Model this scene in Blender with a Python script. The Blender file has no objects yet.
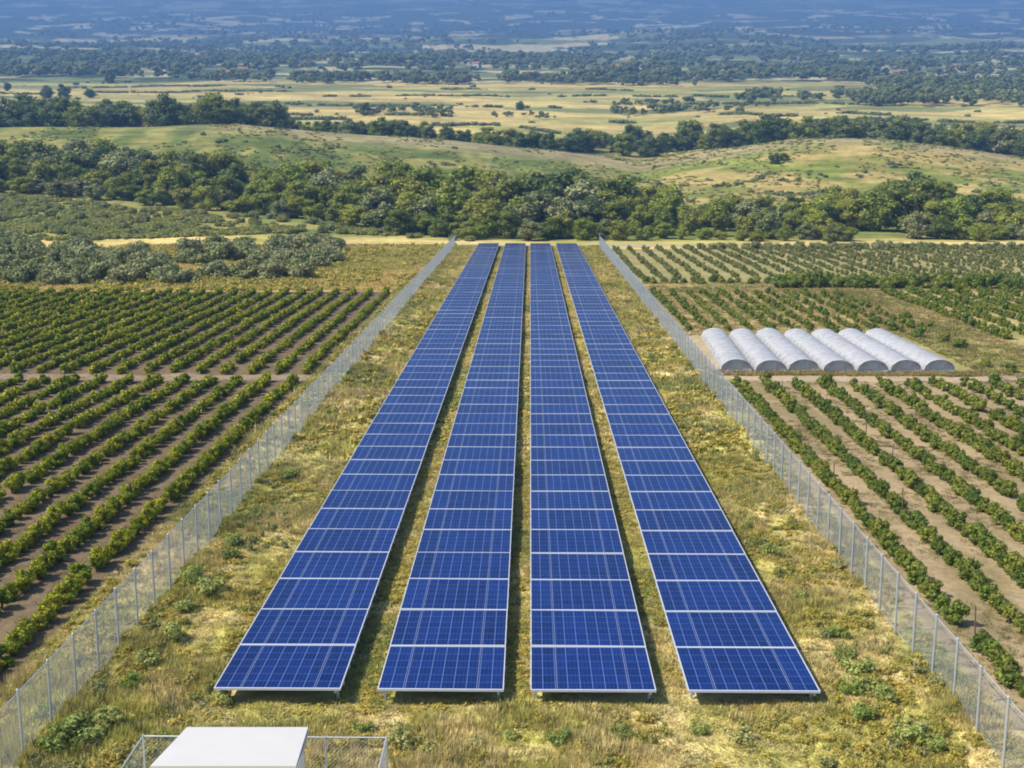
import bpy, math, random
import numpy as np
from mathutils import Vector

random.seed(7)
RNG = np.random.default_rng(7)
SC = bpy.context.scene
C = SC.collection

# ------------------------------------------------------------------ camera, world, sun, exposure
F_PX, CAM_H = 1200.0, 16.0
PITCH = math.atan2(227.0, 1200.0)
YAW = math.atan2(18.0 * math.cos(PITCH), 1200.0)
cam_data = bpy.data.cameras.new('camera')
cam_data.sensor_width = 36.0
cam_data.lens = F_PX / 1024.0 * 36.0
cam_data.clip_start = 0.5
cam_data.clip_end = 20000.0
cam = bpy.data.objects.new('camera', cam_data)
cam.location = (0, 0, CAM_H)
cam.rotation_euler = (math.pi / 2 - PITCH, 0, YAW)
C.objects.link(cam)
SC.camera = cam

SUN_EL = math.radians(50)
SUN_AZ = math.radians(-104)                 # clockwise from +Y: the sun stands high to the left
to_sun = Vector((math.sin(SUN_AZ) * math.cos(SUN_EL), math.cos(SUN_AZ) * math.cos(SUN_EL), math.sin(SUN_EL)))
world = bpy.data.worlds.new('World')
SC.world = world
world.use_nodes = True
wn = world.node_tree
bg = wn.nodes['Background']
sky = wn.nodes.new('ShaderNodeTexSky')
sky.sky_type = 'NISHITA'
sky.sun_disc = False
sky.sun_elevation = SUN_EL
sky.sun_rotation = SUN_AZ
sky.air_density = 1.0
sky.dust_density = 1.0
wn.links.new(sky.outputs[0], bg.inputs[0])
bg.inputs[1].default_value = 0.10
sun_d = bpy.data.lights.new('sun', 'SUN')
sun_d.energy = 5.0
sun_d.angle = math.radians(0.6)
sun_d.color = (1.0, 0.92, 0.77)
sun = bpy.data.objects.new('sun', sun_d)
sun.rotation_euler = to_sun.to_track_quat('Z', 'Y').to_euler()
C.objects.link(sun)
SC.view_settings.view_transform = 'Standard'
SC.view_settings.look = 'None'
SC.view_settings.exposure = 0.86
SC.view_settings.gamma = 1.0
SC.view_settings.use_curve_mapping = False
SC.render.engine = 'CYCLES'
cy = SC.cycles
cy.max_bounces = 5
cy.diffuse_bounces = 2
cy.glossy_bounces = 2
cy.transmission_bounces = 3
cy.transparent_max_bounces = 8
cy.volume_bounces = 0
cy.filter_width = 1.9
cy.caustics_reflective = False
cy.caustics_refractive = False
cy.use_denoising = True
HAZE_DENSITY = 0.00032
HAZE_COLOR = (0.22, 0.46, 1.0, 1)

# ------------------------------------------------------------------ projection helpers
cp, sp_ = math.cos(PITCH), math.sin(PITCH)
cyw, syw = math.cos(YAW), math.sin(YAW)


def proj(x, y, z):
    """pixel (of a 1024x768 frame) of a world point; numpy friendly"""
    xr = x * cyw + y * syw
    yr = -x * syw + y * cyw
    dz = CAM_H - z
    zc = yr * cp + dz * sp_
    yc = dz * cp - yr * sp_
    return 512 + F_PX * xr / zc, 384 + F_PX * yc / zc


def unproj(px, py, z=0.0):
    a, b = (px - 512) / F_PX, (py - 384) / F_PX
    yr, dzu, xr = cp - b * sp_, sp_ + b * cp, a      # ray
    t = (CAM_H - z) / dzu
    xr, yr = xr * t, yr * t
    return xr * cyw - yr * syw, xr * syw + yr * cyw


def y_of(py, z=0.0):
    return unproj(530, py, z)[1]


def hsh(ix, iy, seed):
    n = (ix.astype(np.int64) * 374761393 + iy.astype(np.int64) * 668265263 + seed * 974711) & 0xffffffff
    n = ((n ^ (n >> 13)) * 1274126177) & 0xffffffff
    n = (n ^ (n >> 16)) & 0xffffffff
    return n / 4294967295.0


def vnoise(x, y, seed=0):
    x = np.asarray(x, float); y = np.asarray(y, float)
    ix, iy = np.floor(x), np.floor(y)
    fx, fy = x - ix, y - iy
    fx = fx * fx * (3 - 2 * fx); fy = fy * fy * (3 - 2 * fy)
    a, b = hsh(ix, iy, seed), hsh(ix + 1, iy, seed)
    c, d = hsh(ix, iy + 1, seed), hsh(ix + 1, iy + 1, seed)
    return (a * (1 - fx) + b * fx) * (1 - fy) + (c * (1 - fx) + d * fx) * fy


def fbm(x, y, seed=0, octs=4):
    s, a, t = 0.0, 0.5, 0.0
    for k in range(octs):
        s = s + a * vnoise(x * 2 ** k, y * 2 ** k, seed + k * 17)
        t += a
        a *= 0.5
    return s / t


def smooth(x, a, b):
    t = np.clip((x - a) / (b - a), 0, 1)
    return t * t * (3 - 2 * t)


def lerp(a, b, t):
    return a * (1 - t)[..., None] + b * t[..., None]


def ordinal(n):
    suf = 'th' if 10 <= n % 100 <= 20 else {1: 'st', 2: 'nd', 3: 'rd'}.get(n % 10, 'th')
    return 'frontmost' if n == 0 else f'{n}{suf}'


# ------------------------------------------------------------------ object helpers
def tag(o, label=None, cat=None, group=None, kind=None):
    if label: o['label'] = label
    if cat: o['category'] = cat
    if group: o['group'] = group
    if kind: o['kind'] = kind
    return o


def empty(name, loc=(0, 0, 0), rz=0.0):
    o = bpy.data.objects.new(name, None)
    o.empty_display_size = 0.3
    o.location = loc
    o.rotation_euler = (0, 0, rz)
    C.objects.link(o)
    return o


def link(name, mesh, parent=None):
    o = bpy.data.objects.new(name, mesh)
    C.objects.link(o)
    if parent: o.parent = parent
    return o


def np_mesh(name, V, quads=None, tris=None, mats=(), attrs=None, cols=None, smooth_shade=False, qmat=None):
    me = bpy.data.meshes.new(name)
    V = np.asarray(V, np.float32)
    quads = np.zeros((0, 4), np.int32) if quads is None else np.asarray(quads, np.int32).reshape(-1, 4)
    tris = np.zeros((0, 3), np.int32) if tris is None else np.asarray(tris, np.int32).reshape(-1, 3)
    me.vertices.add(len(V))
    me.vertices.foreach_set('co', V.ravel())
    nl = quads.size + tris.size
    me.loops.add(nl)
    me.loops.foreach_set('vertex_index', np.concatenate([quads.ravel(), tris.ravel()]).astype(np.int32))
    nq, nt = len(quads), len(tris)
    me.polygons.add(nq + nt)
    starts = np.concatenate([np.arange(nq) * 4, nq * 4 + np.arange(nt) * 3]).astype(np.int32)
    me.polygons.foreach_set('loop_start', starts)
    if smooth_shade:
        me.polygons.foreach_set('use_smooth', np.ones(nq + nt, bool))
    for m in mats:
        me.materials.append(m)
    if qmat is not None:
        me.polygons.foreach_set('material_index', np.asarray(qmat, np.int32))
    for k, a in (attrs or {}).items():
        at = me.attributes.new(k, 'FLOAT', 'POINT')
        at.data.foreach_set('value', np.asarray(a, np.float32))
    for k, a in (cols or {}).items():
        at = me.attributes.new(k, 'FLOAT_COLOR', 'POINT')
        a = np.asarray(a, np.float32)
        if a.shape[1] == 3:
            a = np.concatenate([a, np.ones((len(a), 1), np.float32)], 1)
        at.data.foreach_set('color', a.ravel())
    me.update(calc_edges=True)
    me.validate()
    return me


class MB:
    """collects boxes and tubes into one mesh"""
    def __init__(self):
        self.v, self.f = [], []

    def box(self, x0, x1, y0, y1, z0, z1):
        b = len(self.v)
        self.v += [(x0, y0, z0), (x1, y0, z0), (x1, y1, z0), (x0, y1, z0), (x0, y0, z1), (x1, y0, z1), (x1, y1, z1), (x0, y1, z1)]
        self.f += [tuple(b + i for i in q) for q in ((0, 3, 2, 1), (4, 5, 6, 7), (0, 1, 5, 4), (1, 2, 6, 5), (2, 3, 7, 6), (3, 0, 4, 7))]
        return self

    def hexa(self, low, up):
        b = len(self.v)
        self.v += list(low) + list(up)
        self.f += [tuple(b + i for i in q) for q in ((0, 3, 2, 1), (4, 5, 6, 7), (0, 1, 5, 4), (1, 2, 6, 5), (2, 3, 7, 6), (3, 0, 4, 7))]
        return self

    def tube(self, pts, rad, n=6, caps=True):
        pts = [Vector(p) for p in pts]
        rad = rad if isinstance(rad, (list, tuple)) else [rad] * len(pts)
        b = len(self.v)
        for i, p in enumerate(pts):
            d = (pts[min(i + 1, len(pts) - 1)] - pts[max(i - 1, 0)]).normalized()
            u = d.orthogonal().normalized(); w = d.cross(u)
            if abs(d.z) > 0.9:
                u = Vector((1, 0, 0)); w = d.cross(u).normalized(); u = w.cross(d)
            for k in range(n):
                a = 2 * math.pi * k / n
                self.v.append(tuple(p + (u * math.cos(a) + w * math.sin(a)) * rad[i]))
        for i in range(len(pts) - 1):
            for k in range(n):
                k2 = (k + 1) % n
                self.f.append((b + i * n + k, b + i * n + k2, b + (i + 1) * n + k2, b + (i + 1) * n + k))
        if caps:
            self.f.append(tuple(b + k for k in reversed(range(n))))
            self.f.append(tuple(b + (len(pts) - 1) * n + k for k in range(n)))
        return self

    def mesh(self, name, mat, smooth_shade=False):
        me = bpy.data.meshes.new(name)
        me.from_pydata([tuple(map(float, v)) for v in self.v], [], self.f)
        if mat: me.materials.append(mat)
        if smooth_shade:
            me.polygons.foreach_set('use_smooth', np.ones(len(me.polygons), bool))
        me.update()
        return me

    def build(self, name, mat, parent=None, smooth_shade=False):
        return link(name, self.mesh(name, mat, smooth_shade), parent)


# ------------------------------------------------------------------ material helpers
class NT:
    def __init__(self, name):
        self.m = bpy.data.materials.new(name)
        self.m.use_nodes = True
        self.t = self.m.node_tree
        self.p = self.t.nodes['Principled BSDF']
        self.out = self.t.nodes['Material Output']

    def n(self, typ, **kw):
        nd = self.t.nodes.new(typ)
        for k, v in kw.items():
            setattr(nd, k, v)
        return nd

    def l(self, a, b):
        self.t.links.new(a, b)

    def val(self, sock, v):
        if hasattr(v, 'is_output') or isinstance(v, bpy.types.NodeSocket):
            self.l(v, sock)
        else:
            sock.default_value = v

    def math(self, op, a, b=0.0, clamp=False):
        nd = self.n('ShaderNodeMath', operation=op, use_clamp=clamp)
        self.val(nd.inputs[0], a); self.val(nd.inputs[1], b)
        return nd.outputs[0]

    def noise(self, vec, scale, detail=3.0, rough=0.55):
        nd = self.n('ShaderNodeTexNoise')
        nd.inputs['Scale'].default_value = scale
        nd.inputs['Detail'].default_value = detail
        nd.inputs['Roughness'].default_value = rough
        if vec is not None: self.l(vec, nd.inputs['Vector'])
        return nd.outputs[0]

    def ramp(self, fac, stops):
        nd = self.n('ShaderNodeValToRGB')
        e = nd.color_ramp.elements
        while len(e) < len(stops): e.new(0.5)
        for i, (p, c) in enumerate(stops):
            e[i].position = p
            e[i].color = tuple(c) + (1,) if len(c) == 3 else c
        self.l(fac, nd.inputs[0])
        return nd.outputs[0]

    def mix(self, fac, a, b, blend='MIX'):
        nd = self.n('ShaderNodeMix', data_type='RGBA', blend_type=blend)
        self.val(nd.inputs[0], fac)
        for s, v in ((nd.inputs[6], a), (nd.inputs[7], b)):
            if isinstance(v, tuple): s.default_value = v if len(v) == 4 else v + (1,)
            else: self.l(v, s)
        return nd.outputs[2]

    def scale_col(self, col, v):
        nd = self.n('ShaderNodeVectorMath', operation='SCALE')
        self.l(col, nd.inputs[0]); self.val(nd.inputs['Scale'], v)
        return nd.outputs[0]

    def attr(self, name):
        return self.n('ShaderNodeAttribute', attribute_name=name)

    def bump(self, h, strength, dist):
        nd = self.n('ShaderNodeBump')
        nd.inputs['Strength'].default_value = strength
        nd.inputs['Distance'].default_value = dist
        self.l(h, nd.inputs['Height'])
        self.l(nd.outputs[0], self.p.inputs['Normal'])


def simple(name, col, rough=0.6, metal=0.0, var=0.12, scale=8.0, spec=0.4):
    t = NT(name)
    co = t.n('ShaderNodeTexCoord').outputs['Object']
    nz = t.noise(co, scale, 4.0)
    f = t.math('MULTIPLY_ADD', nz, 2 * var); t.t.nodes[-1].inputs[2].default_value = 1 - var
    rgb = t.n('ShaderNodeRGB'); rgb.outputs[0].default_value = tuple(col) + (1,)
    t.l(t.scale_col(rgb.outputs[0], f), t.p.inputs['Base Color'])
    t.p.inputs['Roughness'].default_value = rough
    t.p.inputs['Metallic'].default_value = metal
    t.p.inputs['Specular IOR Level'].default_value = spec
    return t.m


def foliage(name, tones, trans=0.32):
    t = NT(name)
    oi = t.n('ShaderNodeObjectInfo')
    pr = t.attr('prand').outputs['Fac']
    fac = t.math('FRACT', t.math('ADD', pr, oi.outputs['Random']))
    k = len(tones)
    col = t.ramp(fac, [(i / (k - 1), c) for i, c in enumerate(tones)])
    lr = t.attr('lrand').outputs['Fac']
    v = t.math('MULTIPLY_ADD', lr, 0.8); t.t.nodes[-1].inputs[2].default_value = 0.6
    col = t.scale_col(col, v)
    t.l(col, t.p.inputs['Base Color'])
    t.p.inputs['Roughness'].default_value = 0.62
    t.p.inputs['Specular IOR Level'].default_value = 0.22
    tr = t.n('ShaderNodeBsdfTranslucent')
    t.l(t.mix(0.5, col, (0.30, 0.34, 0.04), 'MIX'), tr.inputs['Color'])
    mx = t.n('ShaderNodeMixShader'); mx.inputs[0].default_value = trans
    t.l(t.p.outputs[0], mx.inputs[1]); t.l(tr.outputs[0], mx.inputs[2])
    t.l(mx.outputs[0], t.out.inputs['Surface'])
    return t.m


def ground_mat(name, fine, coarse, bump_s, bump_d, streak=None):
    t = NT(name)
    col = t.attr('albedo').outputs['Color']
    geo = t.n('ShaderNodeNewGeometry').outputs['Position']
    a = t.noise(geo, fine, 5.0, 0.65)
    b = t.noise(geo, coarse, 4.0, 0.6)
    f = t.math('MULTIPLY_ADD', a, 1.1); t.t.nodes[-1].inputs[2].default_value = 0.45
    g = t.math('MULTIPLY_ADD', b, 0.8); t.t.nodes[-1].inputs[2].default_value = 0.6
    k = t.math('MULTIPLY', f, g)
    if streak:
        mp = t.n('ShaderNodeMapping'); mp.inputs['Scale'].default_value = (streak[0], streak[1], 0.0); t.l(geo, mp.inputs[0])
        st = t.noise(mp.outputs[0], 1.0, 6.0, 0.7)
        h = t.math('MULTIPLY_ADD', st, 2.2); t.t.nodes[-1].inputs[2].default_value = -0.1
        k = t.math('MULTIPLY', k, h)
    t.l(t.scale_col(col, k), t.p.inputs['Base Color'])
    t.p.inputs['Roughness'].default_value = 0.95
    t.p.inputs['Specular IOR Level'].default_value = 0.1
    t.bump(a, bump_s, bump_d)
    return t.m


def grass_mat(name):
    t = NT(name)
    col = t.attr('tint').outputs['Color']
    t.l(col, t.p.inputs['Base Color'])
    t.p.inputs['Roughness'].default_value = 0.7
    t.p.inputs['Specular IOR Level'].default_value = 0.2
    tr = t.n('ShaderNodeBsdfTranslucent'); t.l(col, tr.inputs['Color'])
    mx = t.n('ShaderNodeMixShader'); mx.inputs[0].default_value = 0.3
    t.l(t.p.outputs[0], mx.inputs[1]); t.l(tr.outputs[0], mx.inputs[2])
    t.l(mx.outputs[0], t.out.inputs['Surface'])
    return t.m


TW, TP = 3.73, 3.05          # solar table width and pitch


def solar_mat():
    t = NT('solar_cell_blue')
    co = t.n('ShaderNodeTexCoord').outputs['Object']
    sep = t.n('ShaderNodeSeparateXYZ'); t.l(co, sep.inputs[0])
    cw, ch = TW / 10, 0.49
    ux = t.math('DIVIDE', t.math('ADD', sep.outputs[0], TW / 2), cw)
    uy = t.math('DIVIDE', sep.outputs[1], ch)
    def line(u, w):
        fr = t.math('FRACT', u)
        d = t.math('ABSOLUTE', t.math('SUBTRACT', fr, 0.5))
        return t.math('GREATER_THAN', d, 0.5 - w)
    lx, ly = line(ux, 0.035), line(uy, 0.02)
    bus = line(t.math('MULTIPLY', ux, 3.0), 0.03)
    oi = t.n('ShaderNodeObjectInfo').outputs['Random']
    cell = t.n('ShaderNodeCombineXYZ')
    t.l(t.math('FLOOR', ux), cell.inputs[0]); t.l(t.math('FLOOR', uy), cell.inputs[1])
    t.l(t.math('MULTIPLY', oi, 91.0), cell.inputs[2])
    wn_ = t.n('ShaderNodeTexWhiteNoise', noise_dimensions='3D'); t.l(cell.outputs[0], wn_.inputs['Vector'])
    v = t.n('ShaderNodeTexVoronoi'); v.inputs['Scale'].default_value = 22.0; t.l(co, v.inputs['Vector'])
    grain = t.n('ShaderNodeSeparateColor'); t.l(v.outputs['Color'], grain.inputs[0])
    f = t.math('ADD', t.math('MULTIPLY', wn_.outputs[0], 0.35), t.math('MULTIPLY', grain.outputs[0], 0.35))
    f = t.math('ADD', f, t.math('MULTIPLY', oi, 0.4))
    col = t.ramp(f, [(0.0, (0.0012, 0.008, 0.058)), (1.0, (0.0055, 0.027, 0.165))])
    line_c = (0.14, 0.21, 0.45)
    col = t.mix(t.math('MULTIPLY', bus, 0.22), col, line_c)
    col = t.mix(t.math('MULTIPLY', ly, 0.45), col, line_c)
    col = t.mix(t.math('MULTIPLY', lx, 0.6), col, line_c)
    t.l(col, t.p.inputs['Base Color'])
    dust = t.noise(co, 1.6, 4.0)
    r = t.math('MULTIPLY_ADD', dust, 0.2); t.t.nodes[-1].inputs[2].default_value = 0.14
    t.l(r, t.p.inputs['Roughness'])
    t.p.inputs['IOR'].default_value = 1.33
    t.p.inputs['Specular IOR Level'].default_value = 0.30
    return t.m


def plastic_mat():
    t = NT('tunnel_plastic')
    co = t.n('ShaderNodeTexCoord').outputs['Object']
    mp = t.n('ShaderNodeMapping'); mp.inputs['Scale'].default_value = (1.0, 2.6, 1.0); t.l(co, mp.inputs[0])
    a = t.noise(mp.outputs[0], 1.5, 6.0, 0.68)
    col = t.ramp(a, [(0.30, (0.50, 0.50, 0.51)), (0.66, (0.78, 0.78, 0.80))])
    t.l(col, t.p.inputs['Base Color'])
    t.p.inputs['Roughness'].default_value = 0.35
    tr = t.n('ShaderNodeBsdfTranslucent'); t.l(col, tr.inputs['Color'])
    mx = t.n('ShaderNodeMixShader'); mx.inputs[0].default_value = 0.33
    t.l(t.p.outputs[0], mx.inputs[1]); t.l(tr.outputs[0], mx.inputs[2])
    t.l(mx.outputs[0], t.out.inputs['Surface'])
    t.bump(a, 0.8, 0.14)
    return t.m


M_FIELD = ground_mat('field_soil_and_turf', 2.6, 0.22, 0.7, 0.12)
M_HILL = ground_mat('hill_pasture', 0.35, 0.03, 0.7, 0.9, (0.05, 0.22))
M_GRASS = grass_mat('grass_blades')
M_SOLAR = solar_mat()
M_ALU = simple('anodised_aluminium', (0.58, 0.60, 0.65), 0.45, 0.1)
M_GALV = simple('galvanised_steel', (0.46, 0.50, 0.54), 0.5, 0.3)
M_WIRE = simple('chain_link_wire', (0.48, 0.53, 0.57), 0.55, 0.2)
M_ROOF = simple('white_painted_roof', (0.61, 0.59, 0.56), 0.6, 0.0, 0.08, 1.2)
M_WALL = simple('pale_shed_wall', (0.70, 0.71, 0.73), 0.6, 0.0, 0.08, 3.0)
M_DOOR = simple('grey_shed_door', (0.34, 0.36, 0.38), 0.5)
M_PLASTIC = plastic_mat()
M_HOOP = simple('tunnel_hoop_steel', (0.58, 0.59, 0.60), 0.5, 0.2)
M_BARK = simple('rough_bark', (0.10, 0.075, 0.05), 0.9, 0.0, 0.35, 6.0, 0.1)
M_STAKE = simple('weathered_stake', (0.16, 0.12, 0.09), 0.9, 0.0, 0.3, 9.0, 0.1)
M_HOUSE = simple('pale_render', (0.66, 0.62, 0.56), 0.8)
M_TILE = simple('clay_roof_tile', (0.34, 0.17, 0.11), 0.8)
M_VINE = foliage('vine_leaves', [(0.161, 0.236, 0.017), (0.302, 0.345, 0.021), (0.443, 0.425, 0.026), (0.219, 0.276, 0.023)], 0.3)
M_ORCH = foliage('orchard_leaves', [(0.101, 0.161, 0.028), (0.173, 0.230, 0.034), (0.273, 0.289, 0.047), (0.133, 0.188, 0.034)], 0.25)
M_TREE = foliage('broadleaf_leaves', [(0.151, 0.201, 0.028), (0.245, 0.290, 0.034), (0.316, 0.315, 0.048), (0.133, 0.187, 0.037)])
M_DARK = foliage('dark_leaves', [(0.085, 0.126, 0.028), (0.121, 0.166, 0.035), (0.161, 0.186, 0.043), (0.095, 0.148, 0.039)], 0.18)
M_YELL = foliage('yellow_green_leaves', [(0.277, 0.340, 0.050), (0.387, 0.395, 0.053), (0.235, 0.303, 0.050), (0.332, 0.314, 0.067)])
M_OLIVE = foliage('grey_green_leaves', [(0.258, 0.278, 0.106), (0.215, 0.241, 0.089), (0.331, 0.331, 0.150), (0.172, 0.190, 0.059)], 0.18)
M_RUST = foliage('autumn_leaves', [(0.150, 0.085, 0.020), (0.120, 0.090, 0.028), (0.17, 0.11, 0.02)])
M_HERB = foliage('meadow_herbs', [(0.466, 0.385, 0.067), (0.713, 0.528, 0.135), (0.262, 0.272, 0.043), (0.589, 0.457, 0.095), (0.372, 0.357, 0.105), (0.512, 0.371, 0.077)], 0.3)
M_COVER = foliage('low_scrub_leaves', [(0.270, 0.296, 0.066), (0.405, 0.374, 0.083), (0.203, 0.242, 0.066), (0.321, 0.328, 0.110)], 0.3)
M_FAR = foliage('far_leaves', [(0.163, 0.208, 0.072), (0.221, 0.252, 0.086), (0.134, 0.180, 0.072), (0.269, 0.278, 0.101)], 0.25)
M_ORCH_PALE = foliage('pale_orchard_leaves', [(0.196, 0.217, 0.063), (0.260, 0.259, 0.083), (0.158, 0.185, 0.057)], 0.2)
M_WEED = foliage('weed_leaves', [(0.250, 0.337, 0.072), (0.436, 0.461, 0.143), (0.166, 0.246, 0.045), (0.569, 0.523, 0.203)])

# ------------------------------------------------------------------ terrain
PANEL_X = [(-9.23 / 34 * 34, 0)]
K = F_PX * 15.4 / cp / 533 / F_PX          # metres per pixel at the near table edge
def xs_of(px): return (px - 530) * K
ROW_X = [(xs_of(213), xs_of(341)), (xs_of(378), xs_of(505)), (xs_of(532), xs_of(658)), (xs_of(690), xs_of(822))]
FENCE_L, FENCE_R = -13.5, 12.55
Y_FIELD_END = 225.0

KN = [  # (distance, screen height of the ground there for a few screen columns): a heightfield given by elevation angle
    (225, [(0, 244.3), (1024, 244.3)]),
    (265, [(0, 211), (300, 217), (500, 230), (1024, 230)]),
    (300, [(0, 196), (300, 203), (500, 217), (1024, 218)]),
    (350, [(0, 178), (300, 185), (500, 196), (700, 195), (1024, 196)]),
    (430, [(-200, 132), (0, 130), (100, 130), (250, 127), (400, 137), (560, 151), (640, 164), (700, 152), (790, 140), (880, 142), (1024, 160), (1200, 168)]),
    (480, [(-200, 138), (0, 137), (250, 135), (400, 143), (560, 154), (640, 158), (700, 152), (790, 147), (880, 149), (1024, 158)]),
    (600, [(0, 119), (250, 117), (450, 124), (640, 132), (740, 124), (1024, 130)]),
    (800, [(0, 101), (1024, 104)]),
    (1000, [(0, 87), (1024, 90)]),
    (1400, [(0, 71), (1024, 73)]),
    (2000, [(0, 56), (1024, 57)]),
    (3000, [(0, 40), (1024, 40)]),
    (4200, [(0, 22), (1024, 24)]),
    (6500, [(0, -28), (1024, -28)]),
]
KY = np.array([k[0] for k in KN], float)


def terrain_z(x, y):
    x = np.asarray(x, float); y = np.asarray(y, float)
    a = 530 + F_PX / cp * x / np.maximum(y + 3, 1)           # screen column the point lies in
    rows = np.stack([np.interp(a, [c for c, _ in k], [v for _, v in k]) for _, k in KN])
    idx = np.clip(np.searchsorted(KY, y) - 1, 0, len(KY) - 2)
    t = np.clip((y - KY[idx]) / (KY[idx + 1] - KY[idx]), 0, 1)
    ar = np.arange(len(KY))
    r = np.moveaxis(rows, 0, -1)
    def take(i): return np.take_along_axis(r, np.clip(i, 0, len(KY) - 1)[..., None], -1)[..., 0]
    # monotone-ish cubic (Catmull-Rom with finite tangents on the knot distances)
    y0, y1 = take(idx), take(idx + 1)
    k0, k1 = KY[idx], KY[idx + 1]
    im, ip = np.clip(idx - 1, 0, None), np.clip(idx + 2, None, len(KY) - 1)
    m0 = (y1 - take(im)) / (k1 - KY[im]) * (k1 - k0)
    m1 = (take(ip) - y0) / (KY[ip] - k0) * (k1 - k0)
    t2, t3 = t * t, t * t * t
    py = (2 * t3 - 3 * t2 + 1) * y0 + (t3 - 2 * t2 + t) * m0 + (-2 * t3 + 3 * t2) * y1 + (t3 - t2) * m1
    b = (py - 384) / F_PX
    z = CAM_H - y * (sp_ + b * cp) / (cp - b * sp_)
    far = smooth(y, 228, 330)
    rough = (fbm(x / 60, y / 60, 3, 3) - 0.5) * 3.0 * far + (fbm(x / 400, y / 400, 5, 3) - 0.5) * 50 * smooth(y, 900, 3000)
    near = (fbm(x / 9, y / 9, 11, 3) - 0.5) * 0.25 + (fbm(x / 1.5, y / 1.5, 12, 2) - 0.5) * 0.10
    inside = smooth(x, -15.5, -14.5) * (1 - smooth(x, 13, 14)) * (1 - smooth(y, 150, 200))
    tab = smooth(x, ROW_X[0][0] - 1.2, ROW_X[0][0] - .4) * (1 - smooth(x, ROW_X[3][1] + .4, ROW_X[3][1] + 1.2)) * smooth(y, 30.5, 31.5)
    mound = (fbm(x / 1.25, y / 1.45, 71, 3) - .42) * .62 + (fbm(x / .5, y / .5, 72, 2) - .5) * .16
    near = near + mound * inside * (1 - .8 * tab)
    zn = near * (1 - far)
    zf = z + rough
    w = smooth(y, 222, 232)
    return np.where(y < 222, zn, zn * (1 - w) + (zf + near * (1 - far)) * w)


STRAW, OLIVE, GREEN = np.array([.70, .57, .25]), np.array([.56, .51, .145]), np.array([.27, .31, .07])
SOIL_L, SOIL_R, SAND = np.array([.165, .110, .058]), np.array([.37, .28, .16]), np.array([.44, .34, .22])


def grass_colour(x, y):
    n1 = fbm(x / 3.2, y / 5.0, 31, 4)
    n2 = fbm(x / .8, y / 1.0, 47, 3)
    c = lerp(np.broadcast_to(OLIVE, x.shape + (3,)), np.broadcast_to(STRAW, x.shape + (3,)), smooth(n1 * .6 + n2 * .4, .36, .60))
    c = lerp(c, np.broadcast_to(GREEN, x.shape + (3,)), smooth(fbm(x / 4.5, y / 6.0, 77, 4), .54, .70) * .75)
    return c


YP1, YP0 = y_of(371), y_of(385)             # cross paths
def near_zone(x, y):
    """albedo of the flat ground"""
    sh = x.shape + (3,)
    wob = (fbm(x / 2.5, y / 2.5, 5, 3) - .5) * 1.2
    c = grass_colour(x, y)
    # dry meadow behind the vineyard
    dry = lerp(np.broadcast_to(np.array([.64, .49, .18]), sh), np.broadcast_to(np.array([.46, .41, .11]), sh), smooth(fbm(x / 12, y / 12, 9, 4), .42, .62))
    c = np.where((y > 144)[..., None], dry, c)
    # left vineyard soil
    soil = lerp(np.broadcast_to(SOIL_L, sh), np.broadcast_to(np.array([.185, .14, .085]), sh), fbm(x / 3, y / 3, 15, 4))
    c = lerp(c, soil, smooth(-x + wob, 15.4, 16.0) * (1 - smooth(y + wob, 143.5, 145)))
    c = lerp(c, np.broadcast_to(np.array([.36, .27, .18]), sh), smooth(-x + wob, 15, 16) * smooth(y + wob, 85.6, 86.2) * (1 - smooth(y + wob, 88.0, 88.6)) * .6)
    # right orchard soil
    soil = lerp(np.broadcast_to(SOIL_R, sh), np.broadcast_to(np.array([.25, .20, .10]), sh), smooth(fbm(x / 2.2, y / 5, 25, 4), .45, .65) * .8)
    rr = smooth(x + wob * .5, 13.6, 14.0)
    c = lerp(c, soil, rr * (1 - smooth(y + wob, 86, 87.5)))
    dry2 = lerp(np.broadcast_to(np.array([.42, .33, .14]), sh), np.broadcast_to(np.array([.30, .27, .09]), sh), smooth(fbm(x / 5, y / 7, 21, 4), .42, .6))
    c = lerp(c, dry2, rr * smooth(y + wob, 86, 87.5) * (1 - smooth(y + wob, 150, 152)))
    path = np.broadcast_to(SAND, sh)
    c = lerp(c, path, smooth(x + wob, 14.5, 15.2) * (1 - smooth(x + wob, 36, 40)) * smooth(y + wob * .4, 85.9, 86.3) * (1 - smooth(y + wob * .4, 88.0, 88.5)))
    c = lerp(c, path, smooth(x + wob, 13.8, 14.2) * (1 - smooth(x + wob, 15.0, 15.6)) * smooth(y, 88, 89) * (1 - smooth(y, 108, 110)) * .9)
    o4 = lerp(np.broadcast_to(np.array([.38, .32, .14]), sh), np.broadcast_to(np.array([.27, .25, .09]), sh), fbm(x / 4, y / 6, 61, 3))
    c = lerp(c, o4, rr * smooth(y + wob, 152, 153) * (1 - smooth(y + wob, 213, 215)))
    # pale track across the far end
    tr = smooth(y + wob, 217.5, 218.5) * (1 - smooth(y + wob, 224.5, 226)) * smooth(x, -48, -35)
    c = lerp(c, np.broadcast_to(np.array([.42, .33, .20]), sh), tr * .8)
    return c


def poly_mask(px, py, pts):
    inside = np.zeros(px.shape, bool)
    n = len(pts)
    for i in range(n):
        x0, y0 = pts[i]; x1, y1 = pts[(i + 1) % n]
        if y0 == y1: continue
        cond = ((y0 > py) != (y1 > py)) & (px < (x1 - x0) * (py - y0) / (y1 - y0) + x0)
        inside ^= cond
    return inside


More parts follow.
